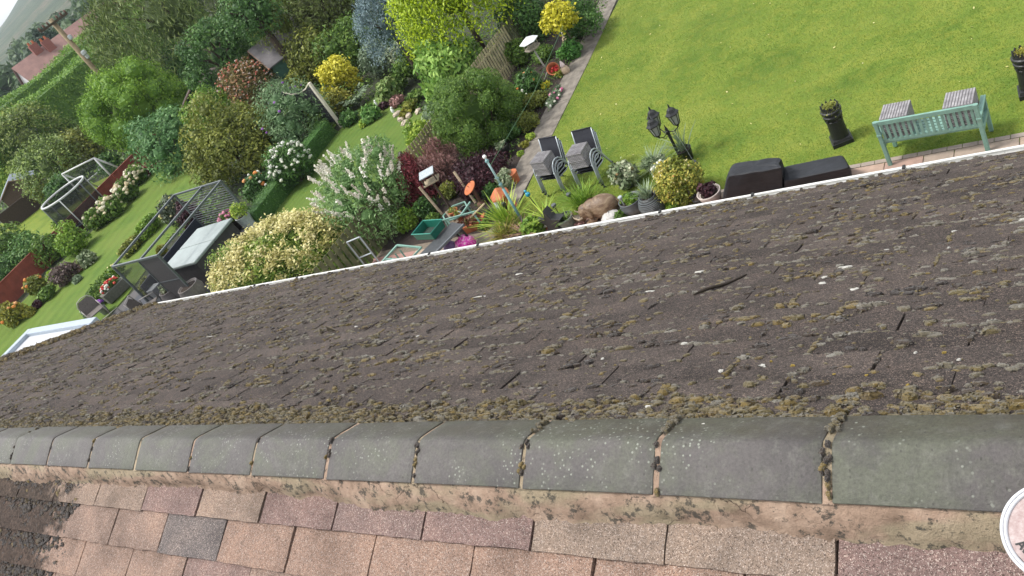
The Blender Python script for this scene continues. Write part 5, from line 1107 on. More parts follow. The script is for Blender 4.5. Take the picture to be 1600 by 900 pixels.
# box hedge, screen and white post
def hedgebox(label, pts, w, h, mat, size, n, name='hedge'):
    A = np.array(pts[0]); B = np.array(pts[-1]); d = (B - A)[:2]; L_ = np.linalg.norm(d); rz = math.atan2(d[1], d[0]); c = (A + B) / 2
    f = rng.random(n); side = rng.integers(0, 4, n); P = np.zeros((n, 3)); Nn = np.zeros((n, 3)); P[:, 0] = (f - .5) * L_
    hw = w / 2; q = rng.random(n)
    for k, (yy, zz, nn) in enumerate((((q - .5) * w, np.full(n, h), (0, 0, 1)), (np.full(n, -hw), q * h, (0, -1, 0)), (np.full(n, hw), q * h, (0, 1, 0)), ((q - .5) * w, q * h, (0, 0, 0)))):
        mk = side == k; P[mk, 1] = yy[mk]; P[mk, 2] = zz[mk]; Nn[mk] = nn
    mk = side == 3; e = np.where(rng.random(n) < .5, -.5, .5); P[mk, 0] = (e * L_)[mk]; Nn[mk, 0] = (np.sign(e))[mk]
    P += rng.normal(size=P.shape) * size * .6; P[:, 2] += .06 * h * np.sin(P[:, 0] * 1.7 / max(h, .5)) * (P[:, 2] / h); P[:, 2] = np.maximum(P[:, 2], .02)
    Q = leaves(P, Nn + rng.normal(size=P.shape) * .6, size, .5); T = np.clip(rng.normal(.5, .2, n) + .12 * np.sin(P[:, 0] * 3.1) + .1 * np.sin(P[:, 0] * 7 + P[:, 2] * 5), 0, 1)
    mb = MB(); mb.box((0, 0, h * .47), (L_ - size, w - size, h * .94)); bq = np.array([[mb.v[i] for i in fc] for fc in mb.f]); Q = np.concatenate([Q, bq]); T = np.concatenate([T, np.full(len(bq), .3)])
    o = qmesh(name, Q, T, mat, loc=(c[0], c[1], 0)); o.rotation_euler.z = rz; return tag(o, label, 'hedge')
hedgebox('low clipped box hedge along the striped lawn', [(-23.55, 15.2, 0), (-24.05, 20.7, 0)], .55, .62, HEDG, .055, 9000)
p = at(534, 198); t = thing('trellis_screen', 'dark slatted screen panel with a pale wooden end post', 'fence', (p[0], p[1], 0), math.radians(174))
SCRN = plain('dark_stained_wood', (.035, .035, .042), .7, var=.3)
mb = MB(); mb.box((0, 0, 1.0), (.12, .10, 2.0)); mb.build('post', plain('pale_post', (.62, .57, .47), .8, var=.2, scale=3), t, bevel=.01)
mb = MB()
for i in range(12): mb.box((.9, 0, .35 + i * .13), (1.7, .02, .115))
mb.build('slat_panel', SCRN, t)
mb = MB(); mb.tube([(.05, 0, 1.98), (.4, 0, 1.82), (.9, 0, 1.74), (1.4, 0, 1.80), (1.76, 0, 1.98)], .03, 6); mb.build('curved_rail', plain('pale_post', (.62, .57, .47), .8), t)
mb = MB(); mb.box((1.78, 0, 1.0), (.1, .1, 2.0)); mb.build('post', SCRN, t)

# ------------------------------------------------------------------ third garden
pl('photinia', 'red tipped photinia with pinkish white top', 'shrub', 390, 144, 50, 1.0, SALM, .09, 3600, nl=24, lr=.32, asp=.35, flowers=[(leaf('salmon_shoot', (.35, .08, .05), (.50, .16, .11), (.55, .28, .18)), 160, .05, -.1), (leaf('cream_pink_spray', (.35, .27, .22), (.50, .40, .34), (.60, .52, .46)), 150, .04, .5)])
pl('lilac', 'green arching shrub with a few purple flower spikes by the dark screen', 'shrub', 460, 182, 54, 1.0, leaf('lilac', (0.05981, 0.1196, 0.04977), (0.1396, 0.2393, 0.09968), (0.2991, 0.4187, 0.2193)), .075, 4200, nl=24, asp=.25, ragged=.25, flowers=(PURF, 10, .05, .3))
pl('olive_maple', 'broad olive green shrub in the middle of the third garden', 'tree', 360, 234, 70, .85, OLIVE, .10, 6500, nl=36, lr=.27, ex=1.1, trunk=.08, tvar=.25)
pl('rose_bush', 'dark green bush covered with white roses beside the box hedge', 'shrub', 455, 258, 36, 1.0, DKG, .08, 1800, nl=14, flowers=(WHITEF, 120, .065, -.1))
pl('rose_bush', 'dark rose bush with a few orange and white blooms', 'shrub', 405, 293, 26, .95, DKG, .08, 1500, nl=12, flowers=[(ORANF, 9, .085, 0), (WHITEF, 12, .06, -.1)])
pl('viburnum', 'mid green bush beside the end of the red fence', 'shrub', 262, 220, 54, .95, leaf('viburnum', (0.04585, 0.1197, 0.03788), (0.1147, 0.2393, 0.07755), (0.2501, 0.4133, 0.1463)), .11, 4200, nl=24)
pl('cherry_sapling', 'light green leafy sapling in front of the dark green shed', 'tree', 333, 180, 38, 1.1, BRG, .11, 2000, nl=16, trunk=.05, zc=1.9, asp=.4, ragged=.2)
pl('laurel', 'huge rounded bright green laurel below the telegraph pole', 'shrub', 212, 168, 82, .92, fine=.7, lump=.05, mat=leaf('laurel', (0.06375, 0.1488, 0.018), (0.1595, 0.2888, 0.03), (0.2975, 0.455, 0.05256)), size=.17, n=8500, nl=50, lr=.22, asp=.4, tvar=.12, core=.7, hang=-.5)
for i, (u, v, R_, fl, lab) in enumerate(((212, 275, 17, 40, 'rose bush with white blooms at the end of the red fence'), (196, 300, 19, 46, 'white rose bush in the middle of the red fence border'), (172, 325, 20, 30, 'cream rose bush beside the red fence and trampoline'), (150, 342, 18, 16, 'sparse rose bush below the trampoline end of the fence'))):
    pl('rose_bush', lab, 'shrub', u, v, R_, .95, MDG, .11, 1300, nl=12, flowers=(leaf('cream_petal', (.55, .42, .25), (.72, .62, .42), (.80, .76, .62), .2), fl, .10, -.1))
for i, (u, v, R_, hz, mt, fl, lab) in enumerate(((112, 378, 26, .9, BRG, None, 'light green shrub covering the gap in the red fence'), (76, 388, 27, .9, MDG, None, 'dark green shrub beside the broken red fence'), (104, 424, 20, .8, leaf('mauve_brown', (.05, .035, .03), (.13, .09, .08), (.24, .18, .17)), None, 'mauve brown heather mound in the lawn border'),
        (137, 404, 13, .9, VARI, None, 'cream leaved shrub at the tip of the lawn border'), (84, 432, 12, .9, LIMEG, None, 'lime shrub beside the mauve heather'), (126, 418, 7, .7, SALM, None, 'orange tinted clump under the cream shrub'), (120, 437, 7, .7, GREYG, None, 'small grey blue plant at the lawn edge'),
        (55, 446, 16, 1.0, OLIVE, ORANF, 'thin shrub with orange tints in front of the red fence'), (74, 458, 13, .8, MDG, None, 'green shrub between red fence and lawn'), (46, 488, 9, .8, YOLV, None, 'yellow green clump at the lawn edge'), (18, 490, 20, 1.0, YOLV, ORANF, 'straggly rose shrub at the near end of the red fence'), (58, 476, 10, .6, PURP, None, 'low dark purple plant by the red fence'), (235, 262, 10, 1, CRIM, None, 'small crimson shrub at the end of the red fence'))):
    pl('border_shrub', lab, 'shrub', u, v, R_, hz, mt, .10, 900, nl=12, flowers=(fl, 8, .08, 0) if fl else None, ragged=.2)
# planting round the deck and pergola
for i, (u, v, R_, ex, ey, hz, mt, fl, lab) in enumerate(((232, 352, 16, 1.0, 1.8, .9, BRG, None, 'light green shrub strip behind the pergola'), (205, 383, 15, 1.0, 1.7, .7, OLIVE, None, 'olive brown low hedge outside the pergola'), (160, 452, 20, 1.1, 1.6, .95, MDG, None, 'green flowering shrub beside the dark deck'), (178, 428, 14, 1.0, 1.3, .95, BRG, CREAM, 'leafy shrub with cream flowers at the pergola corner'), (140, 480, 13, 1.0, 1.3, .9, GREYG, None, 'grey green shrub by the flat white roof'), (232, 448, 14, 1.1, 1.0, 1.0, OLIVE, None, 'feathery shrub behind the tinted pergola screen'),
        (270, 330, 18, 1, 1.3, 1.3, leaf('wispy', (.05, .06, .04), (.10, .13, .08), (.2, .24, .16)), CREAM, 'wispy shrub with cream plumes behind the pergola'), (297, 340, 18, 1, 1, 1.4, PURP, None, 'dark thin maple inside the pergola'), (252, 392, 8, 1, 1, .9, YOLV, None, 'small yellow green plant inside the pergola'), (303, 425, 13, 1, 1, 1.2, LIMEG, None, 'light green plant beside the hot tub'))):
    pl('deck_shrub', lab, 'shrub', u, v, R_, hz, mt, .075, 1300, nl=12, ex=ex, ey=ey, rz=.1, flowers=(fl, 22, .05, .1) if fl else None, ragged=.2)
# pergola frame
GUN = plain('gunmetal', (.10, .115, .12), .4, metal=.3, var=.15)
A, B_, C_, D_ = (np.array(at(*q, 1.9)) for q in ((247, 399), (176, 417), (345, 283), (272, 305)))
t = thing('pergola', 'open dark grey metal pergola with slatted end wall over the hot tub', 'pergola', (A[0], A[1], 0)); O = np.array([A[0], A[1], 0])
def beam(nm, a, b_, r=.035, par=None, mat=GUN): mb = MB(); mb.tube([tuple(a - O), tuple(b_ - O)], r, 4); return mb.build(nm, mat, par or t)
for nm, a, b_ in (('beam', A, B_), ('beam', A, C_), ('beam', B_, D_), ('beam', C_, D_), ('beam', A * .62 + B_ * .38, C_ * .62 + D_ * .38)): beam(nm, a, b_, .045)
dn = np.array([0, 0, 1.9])
for a in (A, B_, C_, D_): beam('post', a, a - dn, .045)
for k in range(21):
    z = np.array([0, 0, .1 + k * .085]); beam('wall_slat', C_ - z, D_ - z, .013)
m, nt, b = nmat('tinted_mesh'); b.inputs['Base Color'].default_value = (.035, .036, .038, 1); b.inputs['Roughness'].default_value = .4
tr = N(nt, 'ShaderNodeBsdfTransparent'); mx = N(nt, 'ShaderNodeMixShader'); mx.inputs[0].default_value = .55; nt.links.new(tr.outputs[0], mx.inputs[1]); nt.links.new(b.outputs[0], mx.inputs[2]); nt.links.new(mx.outputs[0], nt.nodes['Material Output'].inputs[0]); MESH_ = m
dd = (A - B_); up8 = np.array([0, 0, .08])
mb = MB(); mb.add([tuple(B_ + dd * .02 - O), tuple(B_ + dd * .55 - O), tuple(B_ + dd * .55 - dn + up8 - O), tuple(B_ + dd * .02 - dn + up8 - O)], [(0, 1, 2, 3)]); mb.build('screen', MESH_, t)
mb = MB(); mb.add([tuple(B_ + dd * .57 - O), tuple(A - dd * .02 - O), tuple(A - dd * .02 - dn + up8 - O), tuple(B_ + dd * .57 - dn + up8 - O)], [(0, 1, 2, 3)]); mb.build('screen', plain('solid_grey_screen', (.050, .046, .046), .6), t)
beam('post', B_ + dd * .56, B_ + dd * .56 - dn, .025); beam('rail', A - dn * .5, B_ + dd * .56 - dn * .5, .02)
# low dark boarded wall behind the tub
a, b_ = B_ + (D_ - B_) * .05 - dn, D_ - dn; c = (a + b_) / 2; tag(MB().box((0, 0, .42), (float(np.linalg.norm(b_ - a)), .05, .84)).build('boarded_wall', plain('navy_board', (.022, .026, .042), .6, var=.3), loc=(c[0], c[1], 0), rot=(0, 0, math.atan2((b_ - a)[1], (b_ - a)[0]))), 'low dark navy boarded wall behind the hot tub', 'wall')
# hot tub
t = thing('hot_tub', 'square hot tub under a pale grey folding cover', 'hot tub', (-24.4, 13.6, .035), .06)
mb = MB(); mb.box((0, 0, .40), (1.75, 2.1, .80), top=(.97, .97)); mb.build('cabinet', plain('tub_cabinet', (.045, .042, .044), .6, var=.3, scale=6), t, bevel=.03)
for y in (-.54, .54): mb = MB(); mb.box((0, y, .86), (1.88, 1.06, .10)); mb.build('cover_half', plain('grey_vinyl', (.25, .29, .28), .38, var=.14, scale=2.5), t, bevel=.03)
# things on the deck
def potplant(label, u, v, prof, pm, pr_, mt, rr, hh, size, n, fl=None, z=0):
    p = at(u, v, .3); t = thing('potted_plant', label, 'plant', (p[0], p[1], z)); pot(t, prof, pm, prof[-1][0] * .9, prof[-1][1] - .04); top = prof[-1][1]; mound(t, rr, rr, hh, n, size, mt, top + hh * .6, nl=8)
    if fl: P = surf(rr, rr, hh, fl[1], -.1); P[:, 2] += top + hh * .6; Q, T = heads(P, fl[2]); qmesh('blossom', Q, T, fl[0], t)
potplant('tall pale tapered planter with bright green bush beside the slatted wall', 391, 352, [(.16, 0), (.2, .3), (.25, .72), (.26, .74)], plain('pale_grey_planter', (.38, .42, .41), .5), 0, LIMEG, .3, .3, .08, 500)
potplant('magenta flowers on a dark wooden stool near the hot tub', 363, 350, [(.2, 0), (.2, .4), (.28, .42), (.28, .45)], plain('dark_stool_wood', (.05, .03, .025), .7), 0, MDG, .3, .22, .08, 350, (PINKF, 26, .06))
potplant('grey round planter with pale succulent behind the solid screen', 270, 462, [(.18, 0), (.30, .2), (.33, .4), (.28, .55), (.29, .57)], plain('taupe_pot', (.16, .145, .14), .5), 0, VARI, .2, .16, .09, 220)
p = at(308, 462, .2); t = thing('round_pot', 'plain taupe rounded pot by the cream tipped shrub', 'pot', (p[0], p[1], 0)); pot(t, [(.2, 0), (.36, .22), (.40, .45), (.34, .62), (.35, .64)], plain('taupe_pot_b', (.18, .16, .15), .5), .3, .6)
p = at(252, 462, .2); mb = MB(); mb.box((0, 0, .3), (.32, .32, .6), top=(1.2, 1.2)); tag(mb.build('square_planter', plain('silver_planter', (.33, .35, .36), .4), loc=(p[0], p[1], 0), bevel=.015), 'small silver square planter behind the solid screen', 'planter')
p = at(182, 455, .2); t = thing('flower_trough', 'stone trough of red and white flowers on the dark deck', 'planter', (p[0], p[1], .035), math.radians(78)); mb = MB(); mb.box((0, 0, .2), (.95, .38, .40), top=(1.06, 1.1)); mb.build('trough', plain('trough_stone', (.11, .11, .09), .85), t, bevel=.02); mound(t, .42, .16, .16, 420, .08, MDG, .44, nl=9); P = surf(.42, .17, .2, 42, .1); P[:, 2] += .46; Q, T = heads(P[:30], .05); qmesh('blossom', Q, T, REDF, t); Q, T = heads(P[30:], .06); qmesh('blossom', Q, T, WHITEF, t)
TAUPE = plain('taupe_tube', (.27, .25, .23), .4, var=.1); TWEAVE = plain('taupe_weave', (.12, .105, .095), .8, var=.3, scale=30)
def patio_chair(label, u, v, rz, rnd):
    p = at(u, v, .45); t = thing('patio_chair', label, 'chair', (p[0], p[1], .035), rz, 'dark patio chairs on the deck')
    for s in (-1, 1): mb = MB(); mb.tube([(s * .3, -.3, 0), (s * .3, -.3, .62), (s * .3, .25, .64), (s * .3, .34, 0)], .018, 7); mb.build('side_frame', TAUPE, t, smooth=True)
    mb = MB(); mb.tube([(-.3, .28, .40), (-.3, .38, .78), (-.2, .41, .92), (0, .42, .96), (.2, .41, .92), (.3, .38, .78), (.3, .28, .40)] if rnd else [(-.29, .28, .4), (-.29, .4, .95), (.29, .4, .95), (.29, .28, .4)], .018, 7); mb.build('back_frame', TAUPE, t, smooth=True)
    mb = MB(); mb.add([(-.28, .29, .42), (.28, .29, .42), (.28, .37, .76), (.18, .40, .9), (-.18, .40, .9), (-.28, .37, .76)], [(0, 1, 2, 3, 4, 5)]); o = mb.build('backrest', TWEAVE, t); o.modifiers.new('t', 'SOLIDIFY').thickness = .012
    mb = MB(); mb.box((0, -.02, .42), (.56, .55, .03)); mb.build('seat', TWEAVE, t, bevel=.01)
patio_chair('round backed taupe chair half hidden by the mossy verge', 182, 500, 2.8, True)
patio_chair('square backed patio chair beside the gutter end', 232, 478, 2.2, False)
patio_chair('pale patio chair next to the purple flowers', 148, 487, 1.2, True)
potplant('small pot of purple flowers on the deck corner', 157, 480, [(.12, 0), (.16, .3), (.17, .32)], plain('grey_pot_c', (.3, .3, .3), .6), 0, DKG, .18, .14, .07, 200, (PURF, 26, .06))
# red stained fence
RED = plain('red_cedar_stain', (.20, .048, .030), .8, var=.3, scale=2.5, bmp=.3)
def board_fence(label, a, b_, h, mat, name='board_fence', grp=None, step=.15):
    a, b_ = np.array(a), np.array(b_); L_ = float(np.linalg.norm((b_ - a)[:2])); c = (a + b_) / 2; rz = math.atan2((b_ - a)[1], (b_ - a)[0]); t = thing(name, label, 'fence', (c[0], c[1], 0), rz, grp)
    n = max(3, int(L_ / step)); mb = MB()
    for i in range(n): mb.box((-L_ / 2 + (i + .5) * L_ / n, .008 * (i % 2), h / 2), (L_ / n + .01, .018, h + random.uniform(-.01, .01)))
    mb.build('boards', mat, t); mb = MB(); mb.box((0, 0, h + .02), (L_, .07, .035)); mb.build('capping', mat, t)
    mb = MB(); mb.box((-L_ / 2, .06, h / 2), (.1, .1, h + .05)); mb.build('post', mat, t); return t
R0, R1, R2, R3 = at(262, 262, 0), at(228, 290, 0), at(96, 398, 0), at(-60, 570, 0)
RG = 'red stained fence panels'
board_fence('end panel of the red stained fence beside the laurel', (-41.6, 22.5, 0), (-42.2, 27.5, 0), .95, RED, grp=RG)
board_fence('long middle panel of the red fence in front of the trampoline', (-41.0, 16.5, 0), (-41.6, 22.4, 0), .95, RED, grp=RG)
board_fence('red fence panel half hidden behind green shrubs', (-40.6, 13.5, 0), (-41.0, 16.4, 0), 1.0, RED, grp=RG)
board_fence('tall red fence panel nearest the flat white roof', (-39.6, 4.0, 0), (-40.5, 13.4, 0), 1.55, RED, grp=RG)

# ------------------------------------------------------------------ fourth garden: trampoline, goal, sheds, conifers
c2 = at(98, 301, 1.9); R_ = 1.2
t = thing('trampoline', 'round trampoline with a tall dark safety net and pale top ring', 'trampoline', (c2[0], c2[1], 0))
PALE = plain('pale_grey_tube', (.46, .47, .46), .4, var=.08)
mb = MB(); mb.tube([(R_ * math.cos(i * math.pi / 18), R_ * math.sin(i * math.pi / 18), 1.9) for i in range(36)], .055, 6, closed=True); mb.build('top_ring', PALE, t, smooth=True)
NET = MESH_.copy(); NET.name = 'black_net'; NET.node_tree.nodes['Mix Shader'].inputs[0].default_value = .62; NET.node_tree.nodes['Principled BSDF'].inputs['Base Color'].default_value = (.02, .022, .026, 1)
mb = MB(); k = 36
for i in range(k):
    a0, a1 = 2 * math.pi * i / k, 2 * math.pi * (i + 1) / k; mb.add([(R_ * math.cos(a0), R_ * math.sin(a0), .45), (R_ * math.cos(a1), R_ * math.sin(a1), .45), (R_ * math.cos(a1), R_ * math.sin(a1), 1.87), (R_ * math.cos(a0), R_ * math.sin(a0), 1.87)], [(0, 1, 2, 3)])
mb.build('safety_net', NET, t, smooth=True)
mb = MB(); mb.lathe([(R_ * 1.0, .40), (R_ * 1.05, .42), (R_ * 1.05, .46), (R_ * .84, .46)], n=36); mb.build('pad', plain('dark_pad', (.03, .035, .045), .5), t)
mb = MB(); mb.lathe([(R_ * .85, .465), (.001, .46)], n=30); mb.build('mat', plain('jump_mat', (.02, .02, .022), .7), t)
for i in range(6): a = i * math.pi / 3 + .3; mb = MB(); mb.tube([(R_ * 1.03 * math.cos(a), R_ * 1.03 * math.sin(a), 0), (R_ * 1.03 * math.cos(a), R_ * 1.03 * math.sin(a), 1.9)], .03, 6); mb.build('pole', PALE if i % 2 else GUN, t, smooth=True)
G = [at(97, 272, 1.8), at(147, 247, 1.8)]; G = [np.array([q[0], q[1], 0]) for q in G]; o_ = (G[0] + G[1]) / 2
gd = G[1] - G[0]; L_ = float(np.linalg.norm(gd)); rz = math.atan2(gd[1], gd[0]); t = thing('football_goal', 'white framed football goal with dark net behind the trampoline', 'goal', tuple(o_), rz)
W2 = L_ / 2
for nm, pts in (('crossbar', [(-W2, 0, 1.8), (W2, 0, 1.8)]), ('goal_post', [(-W2, 0, 1.8), (-W2, 0, 0)]), ('goal_post', [(W2, 0, 1.8), (W2, 0, 0)]), ('side_bar', [(-W2, 0, 1.8), (-W2, 1.1, .03)]), ('side_bar', [(W2, 0, 1.8), (W2, 1.1, .03)]), ('ground_bar', [(-W2, 1.1, .03), (W2, 1.1, .03)]), ('ground_bar', [(W2, 0, .03), (W2, 1.1, .03)])): mb = MB(); mb.tube(pts, .05, 6); mb.build(nm, PALE, t, smooth=True)
mb = MB()
for i in range(19): f = i / 18; mb.tube([(-W2, 1.1 * f, 1.8 * (1 - f)), (W2, 1.1 * f, 1.8 * (1 - f))], .008, 3)
for i in range(25): x = -W2 + L_ * i / 24; mb.tube([(x, 0, 1.8), (x, 1.1, 0.03)], .008, 3)
mb.build('net', plain('green_net', (.03, .05, .04), .8), t)
p = at(132, 295); t = thing('scooter', 'small scooter lying by the trampoline with a red wheel end', 'scooter', (p[0] - .3, p[1] + 1.0, 0), 1.0); mb = MB(); mb.tube([(-.8, 0, .1), (.5, 0, .15), (.9, .1, .5)], .06, 6); mb.build('frame', PALE, t); mb = MB(); mb.sphere((-.85, 0, .12), .12, 8, 6); mb.build('wheel', RED, t); mb = MB(); mb.tube([(.9, -.2, .5), (.9, .4, .5)], .03, 6); mb.build('handlebar', PALE, t)
def shed(label, x, y, rz, w, d_, h, rise, wall, roofm, name='garden_shed'):
    t = thing(name, label, 'shed', (x, y, 0), rz)
    mb = MB(); mb.box((0, 0, h / 2), (w, d_, h)); mb.add([(-w / 2, -d_ / 2, h), (w / 2, -d_ / 2, h), (0, -d_ / 2, h + rise), (-w / 2, d_ / 2, h), (w / 2, d_ / 2, h), (0, d_ / 2, h + rise)], [(0, 1, 2), (5, 4, 3)]); mb.build('wall', wall, t)
    for s in (-1, 1):
        mb = MB(); ow, od = w / 2 + .15, d_ / 2 + .15; sl = rise / (w / 2); z0 = h - .15 * sl
        top = [(s * ow, -od, z0 + .02), (s * ow, od, z0 + .02), (0, od, h + rise + .02), (0, -od, h + rise + .02)]; bot = [(x_, y_, z_ - .05) for x_, y_, z_ in top]
        mb.add(top + bot, [(0, 1, 2, 3), (7, 6, 5, 4), (0, 4, 5, 1), (1, 5, 6, 2), (3, 2, 6, 7), (0, 3, 7, 4)]); mb.build('roof_slope', roofm, t)
        for e in (-1, 1): mb = MB(); mb.tube([(s * ow, e * (od + .015), z0 - .02), (0, e * (od + .015), h + rise - .02)], .04, 4); mb.build('bargeboard', plain('bargeboard_brown', (.22, .15, .11), .8), t)
    mb = MB(); mb.box((.1, -d_ / 2 - .02, h * .45), (.8, .03, h * .85)); dr = mb.build('door', wall, t); mb = MB(); mb.box((.4, -d_ / 2 - .045, h * .45), (.05, .03, .12)); mb.build('handle', DARK, dr); return t
GSH = plain('green_shed_paint', (.050, .125, .088), .7, var=.2, scale=4); DSH = plain('dark_green_shed_paint', (.018, .050, .038), .7, var=.2, scale=4); FELT = plain('grey_felt', (.16, .15, .155), .85, var=.25, scale=2)
q = at(422, 103, 1.7); shed('green shed with a grey felt roof behind the olive shrub', q[0] - 1.25 * .88 + 1.5 * .48, q[1] + 1.25 * .48 + 1.5 * .88, -.5, 2.5, 3.0, 1.75, .85, GSH, FELT)
q = at(303, 165, 1.4); shed('dark green gabled shed behind the light green sapling', q[0] - .2, q[1] + 1.4, .72, 3.0, 2.4, 1.55, .8, DSH, plain('brown_felt', (.08, .06, .055), .9))
q = at(378, 212, 1.0); mb = MB(); mb.box((0, 0, .55), (.8, .6, 1.1)); mb.add([(-.5, -.4, 1.1), (.5, -.4, 1.1), (.5, .4, 1.1), (-.5, .4, 1.1), (0, -.4, 1.5), (0, .4, 1.5)], [(0, 1, 4), (2, 3, 5), (1, 2, 5, 4), (3, 0, 4, 5), (3, 2, 1, 0)]); tag(mb.build('compost_bin', plain('black_bin', (.015, .016, .02), .6), loc=(q[0] - .8, q[1] + .6, 0), rot=(0, 0, .6)), 'small black gabled bin between olive shrub and lilac', 'bin')
q = at(33, 298, 1.2); shed('small shed with a blue grey roof among the conifers', q[0] - 1, q[1] + .5, 1.0, 2.2, 2.2, 1.5, .6, plain('shed_brown', (.09, .06, .045), .85), plain('slate_blue', (.16, .19, .22), .7))
DKB = plain('dark_brown_board', (.045, .030, .022), .9, var=.4)
board_fence('dark brown boarded fence beyond the trampoline', tuple(at(18, 360)), tuple(at(72, 318)), 1.1, DKB, 'boarded_fence')
for i, (u, v, R_, hz, mt, kd, lab) in enumerate(((46, 218, 50, 1.05, leaf('conifer_olive', (0.05647, 0.09048, 0.02028), (0.1584, 0.2148, 0.04072), (0.3394, 0.3958, 0.09048)), 'spray', 'feathery olive conifer beyond the trampoline, in front of the tall hedge'), (78, 264, 47, 1.0, leaf('conifer_green', (0.06786, 0.1131, 0.02714), (0.1696, 0.2489, 0.05647), (0.3394, 0.4184, 0.1131)), 'spray', 'broad yellowish conifer rising behind the trampoline'), (128, 232, 34, 1.05, OLIVE, 'leaf', 'olive bush between conifers and laurel'), (112, 205, 16, 1.2, MDG, 'leaf', 'narrow green bush beneath the tall hedge'),
        (8, 388, 42, .9, MDG, 'leaf', 'dense dark green bush beyond the red fence'), (44, 400, 28, .9, leaf('bushy', (0.03263, 0.09062, 0.02175), (0.08163, 0.1812, 0.03987), (0.1812, 0.3081, 0.08163)), 'leaf', 'round green bush just behind the red fence'), (12, 425, 26, .9, DKG, 'leaf', 'shadowy bush behind the tall red fence panel'), (96, 350, 14, .9, BRG, 'leaf', 'small light shrub at the trampoline foot'),
        (14, 240, 22, .9, YOLV, 'leaf', 'yellow olive bush beyond the conifers'), (14, 278, 24, .9, LIMEG, 'leaf', 'yellowish green bush near the blue roofed shed'), (25, 322, 12, .9, VARI, 'leaf', 'pale shrub above the brown boarded fence'), (36, 332, 10, .8, GOLD, 'leaf', 'golden low shrub above the brown boarded fence'), (80, 320, 14, .8, MDG, 'leaf', 'green shrub at the end of the brown boarded fence'))):
    pl('conifer' if kd == 'spray' else 'bush', lab, 'tree' if kd == 'spray' else 'shrub', u, v, R_, hz, mt, None, None, kind=kd, **(dict(slen=.4, droop=.4) if kd == 'spray' else dict(nl=20, ragged=.2)))
for u, v, R_, mt, lab in ((150, 215, 26, MDG, 'green bush squeezed between the laurel and the olive bush'), (100, 300, 24, DKG, 'shadowy bush directly behind the football goal'), (62, 300, 22, OLIVE, 'olive shrub between conifers and trampoline'), (310, 210, 26, BRG, 'light green bush in front of the dark gabled shed'), (425, 215, 30, MDG, 'green bush between lilac and olive shrub'), (430, 150, 26, GREYG, 'grey green bush between photinia and lilac'), (500, 190, 22, MDG, 'leafy bush in front of the dark slatted screen'), (300, 120, 40, DKG, 'dark bush between laurel and broadleaf tree'), (470, 125, 24, OLIVE, 'olive bush beneath the green shed'), (410, 60, 34, MDG, 'mid green bush below the yew'), (170, 255, 16, DKG, 'small dark bush beside the football goal')):
    pl('bush', lab, 'shrub', u, v, R_, .95, mt, None, None, nl=18, ragged=.25)
# trees along the far boundary
pl('weeping_tree', 'large drooping willow like tree filling the skyline behind the laurel', 'tree', 262, 22, 112, .9, WILL, .42, 16000, kind='spray', zc=4.6, trunk=.3, slen=.5, droop=1.3, per=9, asp=.16, ex=1.25)
pl('broadleaf_tree', 'dark broadleaf tree between the willow and the red photinia', 'tree', 345, 88, 58, 1.0, DKG, .14, 5200, nl=34, lr=.26, zc=2.9, trunk=.18, tvar=.25)
pl('birch_tree', 'light green weeping birch above the grey shed roof', 'tree', 442, 35, 44, 1.5, leaf('birch', (0.09062, 0.1269, 0.02175), (0.2085, 0.2627, 0.05075), (0.3625, 0.4169, 0.1087)), .10, 4200, kind='spray', zc=2.7, trunk=.1, slen=.5, droop=1.2, per=9, asp=.3)
pl('yew_tree', 'dark yew behind the weeping birch', 'tree', 392, 18, 46, 1.1, DKG, .14, 3600, nl=24, zc=4.0, trunk=.2)
pl('copper_bush', 'brownish green tall bush beside the birch', 'tree', 498, 22, 44, 1.5, leaf('copper', (0.0464, 0.05437, 0.0145), (0.116, 0.145, 0.0362), (0.1972, 0.2719, 0.0725)), .10, 3600, nl=22, zc=2.3, trunk=.12)
pl('holly', 'dark shrub under the blue spruce and bronze bush', 'shrub', 580, 55, 24, 1.0, DKG, .08, 1500, nl=12)
pl('dark_conifer', 'dark pointed conifer beside the telegraph pole', 'tree', 78, 72, 20, 1.5, leaf('blue_dark', (0.0174, 0.0435, 0.0261), (0.0435, 0.0798, 0.0493), (0.1015, 0.145, 0.087)), .3, 1600, kind='spray', zc=3.6, slen=.35, droop=.5, trunk=.15)
# tall clipped hedges
def tall_hedge(label, x0, y0, x1, y1, h, w, n): return hedgebox(label, [(x0, y0, 0), (x1, y1, 0)], w, h, leaf('tall_hedge', (0.06311, 0.1458, 0.02495), (0.1378, 0.2552, 0.0392), (0.2869, 0.4252, 0.07128)), .20, n)
tall_hedge('tall clipped hedge in front, crossed by the telegraph pole', -68.5, 29.5, -73.5, 58, 4.0, 3.4, 34000)
tall_hedge('second tall clipped hedge, nearer the red roofed house', -82, 36, -89, 66, 4.2, 3.0, 30000)
